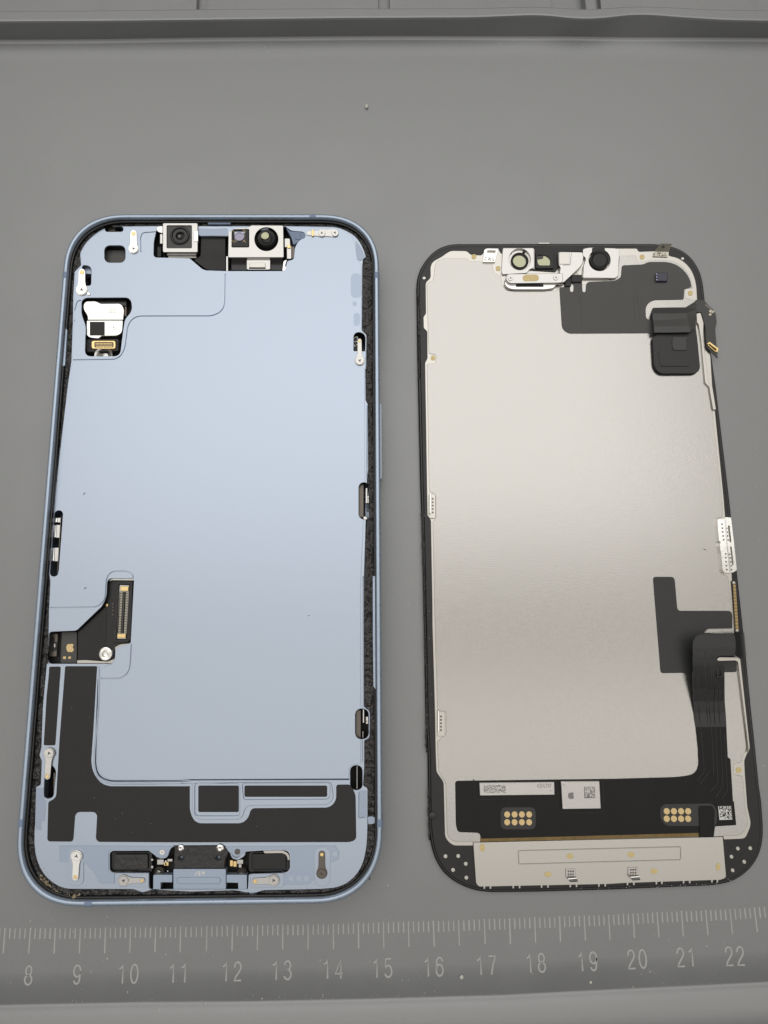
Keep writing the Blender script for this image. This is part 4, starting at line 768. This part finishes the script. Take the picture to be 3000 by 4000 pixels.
# dark films
pl('dark_film', S('I', [(416, 838, 30), (650, 838, 40), (682, 1205, 34), (1255, 1205, 34), (1274, 1250, 5), (1276, 1396, 4), (1000, 1400, 25), (968, 1445, 6), (1300, 1460), (1300, 1745), (1318, 1760, 12), (1322, 1868, 20), (500, 1880, 28)]), PZ, PZ+.008, GREY2 if False else mat('charcoal_film', (.032, .032, .033), .48, bump=.05, bscale=30, bdist=.003, var=.1), dp, bev=.003, label='charcoal T-shaped film on the back plate')
for pts in ([(975, 1446, 4), (1010, 1402, 20), (1268, 1402, 4), (1270, 1450, 4)],): pl('bare_strip', S('I', pts), PZ+.004, PZ+.016, PLATE, dp)
pl('steel_rail', S('I', [(1102, 1725, 12), (1130, 1704, 10), (1340, 1706, 14), (1362, 1730), ('J', 1360, 1180, 20), ('J', 1330, 1240, 10), ('J', 1340, 1180, 20), ('I', 1335, 1760, 10), ('I', 1310, 1744, 14), ('I', 1120, 1750, 10)]), PZ, .235, TRAY, dp, bev=.008, label='thin raised steel rail down the right side')
tf = pl('dark_film', S('H', [(84, 526, 12), (182, 522, 4), (184, 568, 14), (214, 568, 14), (216, 480, 4), (294, 478, 4), (298, 570, 14), (326, 570, 14), (334, 476, 30), (600, 466, 30), (655, 430, 20), (662, 322, 20), (860, 314, 20), (905, 290, 30), (1110, 290, 60), (1220, 345, 60), (1290, 440, 60), (1308, 520, 8), (1242, 542, 14), (1235, 638, 10), (940, 644, 50), (882, 700, 40), (886, 818, 24), (950, 834, 8), (966, 950, 6), (160, 954, 50), (108, 905, 30)]), PZ, PZ+.014, GREY, dp, bev=.008, label='large dark grey film in the upper right')
for pts in ([(790, 540), (830, 820)], [(770, 600), (785, 840)], [(275, 610), (290, 860)]):
    tube('film_crease', 'H', pts+[(pts[1][0]+2, pts[1][1])], PZ+.013, .006, GREY, tf)
ch = pl('sensor_chip', rect('H', 985, 388, 1086, 470, 10), PZ, PZ+.07, mat('dark_blue_chip', (.03, .03, .06), .2), dp, bev=.015)
for k in range(3): lathe('solder_ball', 'H', 988, 402+k*26, [(13, PZ+.07), (9, PZ+.085), (.1, PZ+.09)], mat('violet_solder', (.3, .3, .42), .2, .9), ch, 10)
# folded upper flex: a bridge and the floating pad below it
def patch(name, rows, m, parent, label=None, th=.02, smooth=True):
    n = len(rows); k = len(rows[0]); vs = [at(c, x, y, z) for r in rows for c, x, y, z in r]; vs += [v-Vector((0, 0, th)) for v in list(vs)]; fs = []; N_ = n*k
    for j in range(n-1):
        for i in range(k-1):
            a = j*k+i; fs.append((a, a+k, a+k+1, a+1)); fs.append((N_+a, N_+a+1, N_+a+k+1, N_+a+k))
    def wall(a, b): fs.append((a, b, b+N_, a+N_))
    for i in range(k-1): wall(i, i+1); wall((n-1)*k+i+1, (n-1)*k+i)
    for j in range(n-1): wall((j+1)*k, j*k); wall(j*k+k-1, (j+1)*k+k-1)
    return obj(name, mesh(vs, fs), m, parent, label, smooth)
GX = mat('dark_grey_flex', (.055, .056, .054), .38, bump=.05, bscale=14, bdist=.004)
uf = patch('upper_flex', [[('H', 950, 716, .21), ('H', 1100, 713, .22), ('H', 1250, 712, .22), ('H', 1345, 655, .22)], [('H', 948, 770, .30), ('H', 1100, 768, .31), ('H', 1260, 765, .31), ('H', 1355, 730, .28)], [('H', 950, 830, .31), ('H', 1100, 828, .32), ('H', 1270, 812, .32), ('H', 1352, 800, .29)], [('H', 958, 890, .35), ('H', 1110, 888, .36), ('H', 1285, 880, .36), ('H', 1342, 860, .33)], [('H', 962, 945, .34), ('H', 1110, 945, .35), ('H', 1295, 942, .35), ('H', 1350, 890, .33)]], GX, dp, 'folded grey flex bridging to the floating pad', smooth=False)
tp = pl('floating_pad', S('H', [(944, 990, 30), (985, 958, 30), (1120, 950), (1290, 942, 4), (1345, 880, 4), (1362, 1000), (1390, 1285, 30), (1345, 1326, 50), (1010, 1328, 60), (958, 1260, 40)]), .22, .26, mat('charcoal_pad', (.024, .024, .025), .45, bump=.05, bscale=20, bdist=.004), dp, bev=.014, label='black square pad held above the back plate')
pl('raised_square', S('H', [(1128, 985, 20), (1262, 985, 10), (1262, 1110, 10), (1128, 1112, 40)]), .26, .276, FLEX, tp, bev=.01)
tube('pad_line', 'H', [(1004, 1120), (1020, 1256, 20), (1280, 1256), (1280, 1260), (1018, 1260, 20), (1000, 1122)], .262, .007, FLEX, tp)
sf = pl('side_flex', S('H', [(1345, 640, 8), (1425, 645, 12), (1470, 700, 20), (1528, 745, 40), (1542, 860, 40), (1526, 905, 20), (1550, 1185, 8), (1450, 1085, 10), (1440, 1000), (1436, 900, 20), (1400, 760, 10), (1352, 755, 5)]), .20, .23, GX, dp, label='dark side flex sticking out past the right edge')
for k in range(7): lathe('solder_ball', 'H', 1442+k*11, 690+k*9, [(7, .23), (5, .245), (.1, .25)], CREAM, sf, 8)
for x, y, r in ((1488, 745, 20), (1505, 752, 18), (1484, 775, 18), (1515, 745, 14)): lathe('solder_lump', 'H', x, y, [(r, .23), (r*.8, .255), (r*.3, .265), (.1, .266)], CREAM, sf, 12)
fcx = pl('small_connector', S('H', [(1450, 1045, 6), (1475, 1030, 6), (1560, 1095, 6), (1545, 1130, 6)]), .23, .27, GOLD, sf, [S('H', [(1470, 1048), (1540, 1100), (1530, 1112), (1465, 1062)])])
for k in range(9): box('pin', 'H', 1462+k*8, 1056+k*7, 1467+k*8, 1070+k*7, .23, .262, GOLD, fcx, 0, bev=.001)
# top sensors
tb = pl('sensor_bracket', S('G', [(862, 166, 10), (1146, 164, 18), (1156, 345, 20), (1110, 362, 10), (1085, 395, 10), (862, 408, 10), (850, 385)]), PZ-.01, .215, SILV, dp, [circ('G', 1020, 268, 100, 36)], .008, 'steel bracket holding the round filter window')
lathe('filter_ring', 'G', 1020, 282, [(88, .17), (88, .20), (80, .212), (70, .20), (68, .19)], BLACK, tb, 36)
lathe('filter_window', 'G', 1016, 288, [(66, .19), (64, .197), (.1, .2)], LENSY, tb, 36)
for x, y in ((935, 200), (1062, 192), (930, 330)): lathe('ring_lug', 'G', x, y, [(16, .17), (14, .2), (.1, .205)], BLACK, tb, 12)
sb = pl('square_sensor', rect('G', 1168, 196, 1338, 352, 14), PZ-.01, .225, BLACK, dp, [S('G', [(1186, 228, 5), (1240, 228, 10), (1262, 232, 30), (1306, 262, 30), (1302, 322, 10), (1196, 322, 20), (1184, 290, 10)])], .01, 'black framed square sensor window')
obj('sensor_window', sheet_mesh([rect('G', 1182, 224, 1310, 326)], .18, .195, 0), LENSY, sb)
pl('window_mask', S('G', [(1186, 228), (1240, 228), (1236, 262, 8), (1186, 270, 8)]), .195, .2, GREY, sb)
lathe('screw', 'G', 1018, 0+282, [(2, .2), (.1, .2)], BLACK, tb, 6) if False else None
sbar = pl('speaker_bar', S('G', [(895, 402, 34), (1385, 396, 10), (1420, 400), (1420, 478), (1395, 486, 20), (925, 492, 40), (890, 460, 20)]), .20, .30, SILV, dp, bev=.012, label='steel bar with two screws over the earpiece')
screw('G', 935, 440, 31, .30, sbar, SILV, .012); screw('G', 1355, 435, 31, .30, sbar, SILV, .012, 1)
pl('glue_dot', S('G', [(1048, 410, 30), (1196, 408, 30), (1198, 468, 30), (1046, 470, 30)]), .298, .305, YEL, sbar, bev=.002)
pl('earpiece', S('G', [(880, 470, 30), (1370, 480, 30), (1345, 535, 30), (1250, 548, 8), (980, 548, 8), (915, 540, 30), (878, 500, 20)]), PZ, .24, BRITE, dp, bev=.015, label='shiny earpiece can under the steel bar')
box('earpiece_painted_shade', 'G', 985, 500, 1240, 522, .24, .245, DEEP, dp)  # dark strip laid on the can as painted shade below the bar
arm = pl('bracket_arm', S('G', [(1376, 204, 12), (1398, 196, 8), (1600, 200, 8), (1612, 240), (1606, 305, 20), (1570, 352, 10), (1425, 486, 14), (1386, 488, 6), (1386, 398, 4), (1396, 345, 10), (1378, 312, 8)]), PZ, .285, SILV, dp, bev=.012, label='slanted steel arm between the windows')
box('arm_step', 'G', 1384, 204, 1482, 312, .285, .295, TRAY, arm, 6); tube('arm_rib', 'G', [(1500, 205), (1492, 260), (1490, 318), (1420, 322)], .288, .006, SILV, arm)
cr = pl('camera_ring_bracket', S('H', [(300, 170, 14), (360, 158, 10), (600, 164, 10), (640, 180, 10), (628, 425, 22), (600, 442, 12), (300, 440, 8), (306, 330), (330, 260, 20), (298, 230)]), PZ, .245, SILV, dp, [circ('H', 455, 275, 100, 40)], .01, 'steel bracket with the round camera opening')
lathe('camera_ring', 'H', 455, 275, [(98, .2), (98, .256), (92, .264), (84, .26), (76, .245), (68, .232)], BLACK, cr, 44)
lathe('camera_window', 'H', 450, 280, [(72, .225), (70, .230), (.1, .230)], mat('grey_window', (.24, .24, .25), .35), cr, 32)
box('ring_top_notch', 'H', 385, 162, 505, 200, .245, .25, BLACK, cr, 8)
box('connector_stub', 'G', 1500, 410, 1598, 476, PZ, .235, BLACK, dp, 4); box('connector_stub', 'G', 1440, 440, 1496, 515, PZ, .225, BLACK, dp, 4)
lathe('bright_bead', 'G', 1555, 398, [(9, .24), (7, .25), (.1, .255)], BRITE, dp, 10)
pl('black_gap', S('G', [(1156, 150, 8), (1345, 160), (1500, 162), (1600, 150), (1600, 196), (1378, 196, 8), (1376, 350), (1350, 385, 5), (1110, 368, 10), (1158, 350, 8)]), PZ-.012, PZ+.006, BLACK, dp)
box('bezel_tab', 'G', 1190, 112, 1295, 124, .1, .135, TRAY, dp, 2)
for c, x, y in (('G', 596, 242), ('G', 820, 352), ('G', 218, 1180), ('H', 850, 245), ('H', 1296, 580), ('J', 1220, 1448)): 
    r = {'J': 34}.get(c, 22); pl('glue_dot', S(c, [(x-r, y-r*1.05, r*.9), (x+r, y-r*1.05, r*.9), (x+r, y+r*1.05, r*.9), (x-r, y+r*1.05, r*.9)]), PZ-.016, PZ-.005 if c != 'J' else PZ-.004, YEL, dp, bev=.003)
# metal tabs
t1 = pl('edge_tab', S('G', [(690, 178, 12), (715, 166, 8), (826, 168, 8), (806, 232), (792, 292, 4), (678, 292, 4), (684, 240)]), DZ, .215, BRITE, dp, [S('G', [(722, 184), (798, 186), (790, 214), (716, 212)])], .006)
cells('laser_code', 'G', [(692, 248), (792, 250), (788, 282), (690, 280)], 14, 4, .216, BROWN, t1, .4, solid=False)
t2 = patch('edge_tab', [[('H', 1020, 122, .40), ('H', 1126, 124, .40)], [('H', 990, 160, .30), ('H', 1110, 162, .30)], [('H', 962, 196, .2), ('H', 1096, 200, .2)], [('H', 950, 240, .19), ('H', 1090, 245, .19)]], CREAM, dp, th=.012, smooth=False)
cells('laser_code', 'H', [(958, 208), (1078, 210), (1074, 238), (956, 236)], 16, 4, .198, BROWN, t2, .4, solid=False)
box('tab_slot', 'H', 1035, 140, 1058, 160, .34, .352, BLACK, t2)
# side clips on the left of the plate
for (x0, y0, x1, y1) in ((158, 62, 214, 262), (226, 1852, 292, 2056)):
    k = box('side_clip', 'M', x0, y0, x1, y1, DZ, .205, TRAY, dp, 10); box('clip_leaf', 'M', x0+6, y0-8, x0+18, y1-40, .205, .27, BRITE, k, 3)
    for j in range(5): lathe('dimple', 'M', x0+32, y0+40+j*28, [(8, .205), (7, .212), (3, .208), (.1, .205)], BROWN, k, 10)
# perforated contact bracket at the right edge
pb2 = pl('contact_bracket', S('I', [(1110, 212, 10), (1180, 214, 4), (1200, 192, 8), (1262, 196, 8), (1296, 480), (1325, 765, 8), (1290, 790, 8), (1240, 800, 10), (1185, 795, 10), (1165, 760, 10), (1150, 590), (1135, 500, 6), (1146, 462, 4), (1128, 450), (1112, 280)]), DZ, .26, BRITE, dp,
         [S('I', [(1226, 290, 6), (1242, 284, 6), (1262, 460, 6), (1248, 466, 6)]), S('I', [(1250, 514, 6), (1264, 510, 6), (1286, 706, 6), (1272, 712, 6)])]+[circ('I', x, y, 8, 8) for x, y in ((1162, 270), (1166, 312), (1170, 354), (1174, 397), (1180, 438), (1202, 590), (1204, 632), (1206, 675), (1210, 718), (1214, 760), (1244, 595), (1250, 635), (1255, 678), (1262, 720), (1266, 762), (1212, 315), (1218, 355), (1222, 397), (1230, 440))], .006, 'bright perforated steel contact bracket')
tube('bracket_ridge', 'I', [(1196, 215), (1215, 480), (1250, 785), (1254, 785), (1219, 480), (1200, 215)], .262, .008, BRITE, pb2)
sp = pl('contact_comb', S('I', [(1268, 880, 6), (1312, 880, 6), (1352, 1440, 6), (1312, 1440, 6)]), .12, .2, BLACK, dp, label='row of gold contact teeth along the right edge')
for k in range(32):
    t = k/31; x = 1282+30*t; y = 925+475*t; box('contact_tooth', 'I', x, y, x+30, y+8, .2, .222, GOLD, sp, 2, bev=.003)
lathe('solder_lump', 'I', 1295, 902, [(20, .2), (14, .22), (.1, .225)], CREAM, sp, 12); lathe('solder_lump', 'I', 1330, 1420, [(20, .2), (14, .22), (.1, .225)], CREAM, sp, 12)
pl('steel_rail', S('H', [(1352, 768, 8), (1392, 760, 14), (1420, 860, 10), (1412, 1000, 5), (1440, 1200), (1470, 1415, 5), (1500, 1440, 5), (1535, 1659), (1505, 1659), (1470, 1450), (1432, 1410), (1412, 1200), (1395, 1010), (1372, 870, 8), (1355, 850, 5)]), PZ-.01, .225, TRAY, dp, bev=.008)
bits('edge_dust', [src('L', x, y) for x, y in ((0, 1160), (600, 1140), (1100, 1118), (1400, 1060))], 6, 50, .007, .14, LINT, dp, seed=31)
bits('edge_dust', [src('M', x, y) for x, y in ((120, 100), (150, 1100), (165, 1700), (150, 2100))], 8, 60, .006, .145, LINT, dp, seed=32)

# ================================================================ LOOSE DUST AND CRUMBS
def dustfield(name, regions, label, cat, seed, size, z=0.002):
    rnd = random.Random(seed); vs, fs = [], []
    for (u0, v0, u1, v1, n) in regions:
        for _ in range(n):
            q = P(rnd.uniform(u0, u1), rnd.uniform(v0, v1), z); s = size*rnd.choice((.35, .4, .5, .6, .8, 1.2)); base = len(vs); R = Euler((0, 0, rnd.uniform(0, 6))).to_matrix()
            el = rnd.choice((1, 1, 1.4, 2.6))
            for v in ((el, 0, 0), (-el, 0, 0), (0, .8, 0), (0, -.8, 0), (0, 0, .7)): vs.append(q+R @ Vector(v)*s)
            for f in ((0, 2, 4), (2, 1, 4), (1, 3, 4), (3, 0, 4)): fs.append(tuple(base+k for k in f))
    o = obj(name, mesh(vs, fs), LINT, None, label, kind='stuff'); o['category'] = cat
dustfield('dust', [(0, 160, 3000, 230, 60), (0, 200, 3000, 800, 110), (0, 3560, 3000, 3960, 230), (900, 3880, 2000, 3905, 70), (1480, 2900, 1640, 3500, 16), (1500, 900, 1640, 2700, 40), (2850, 1200, 3000, 3300, 60), (0, 900, 200, 3300, 14), (0, 3905, 900, 3925, 14), (2000, 3840, 3000, 3880, 20)], 'fine pale dust specks scattered over the grey mat', 'dust', 5, .010)
def crumb(c, x, y, s, label, m=LINT, el=1):
    rnd = random.Random(int(x)); bm = bmesh.new(); bmesh.ops.create_icosphere(bm, subdivisions=2, radius=s)
    for v in bm.verts: v.co *= 1+.35*noise.noise(v.co*3/s+Vector((x, y, 0))); v.co.x *= el; v.co.z *= .6
    ct = at(c, x, y, s*.5); me = bpy.data.meshes.new('m'); bm.to_mesh(me); bm.free(); me.transform(Matrix.Translation(ct)); o = obj('crumb', me, m, None, label); o['category'] = 'crumb'
crumb('O', 1332, 525, .042, 'largest pale crumb on the mat, left of the number 17')
crumb('Q', 510, 560, .028, 'small round crumb below the number 19')
crumb('S', 1584, 460, .06, 'white crumb on the empty mat in the upper middle', el=.7)
crumb('N', 697, 405, .020, 'tiny white crumb above and left of the number 10')
crumb('N', 1030, 742, .03, 'pale elongated shred on the rolled front edge of the mat', el=3)

def fibre(c, x, y, L, ang, z, label):
    p = at(c, x, y, z+.008); d = Vector((math.cos(ang), math.sin(ang), 0))*L/2; n_ = Vector((-d.y, d.x, 0))*.25
    o = obj('fibre', tube_me([[p-d, p-d*.3+n_, p+d*.4+n_, p+d]], .006), BLACK, None, label, True); o['category'] = 'fibre'; o['group'] = 'dark fibres on the metal plates'
fibre('C', 543, 67, .05, .9, .615, 'dark fibre on the blue panel, level with the left contact slot')
fibre('C', 553, 943, .05, .6, .615, 'dark fibre on the blue panel just left of the screen connector')
fibre('W', 667, 1330, .03, .2, .615, 'tiny dark fibre alone on the right half of the blue panel')
fibre('I', 976, 544, .05, -.4, PZ, 'dark fibre on the silver plate left of the perforated bracket')
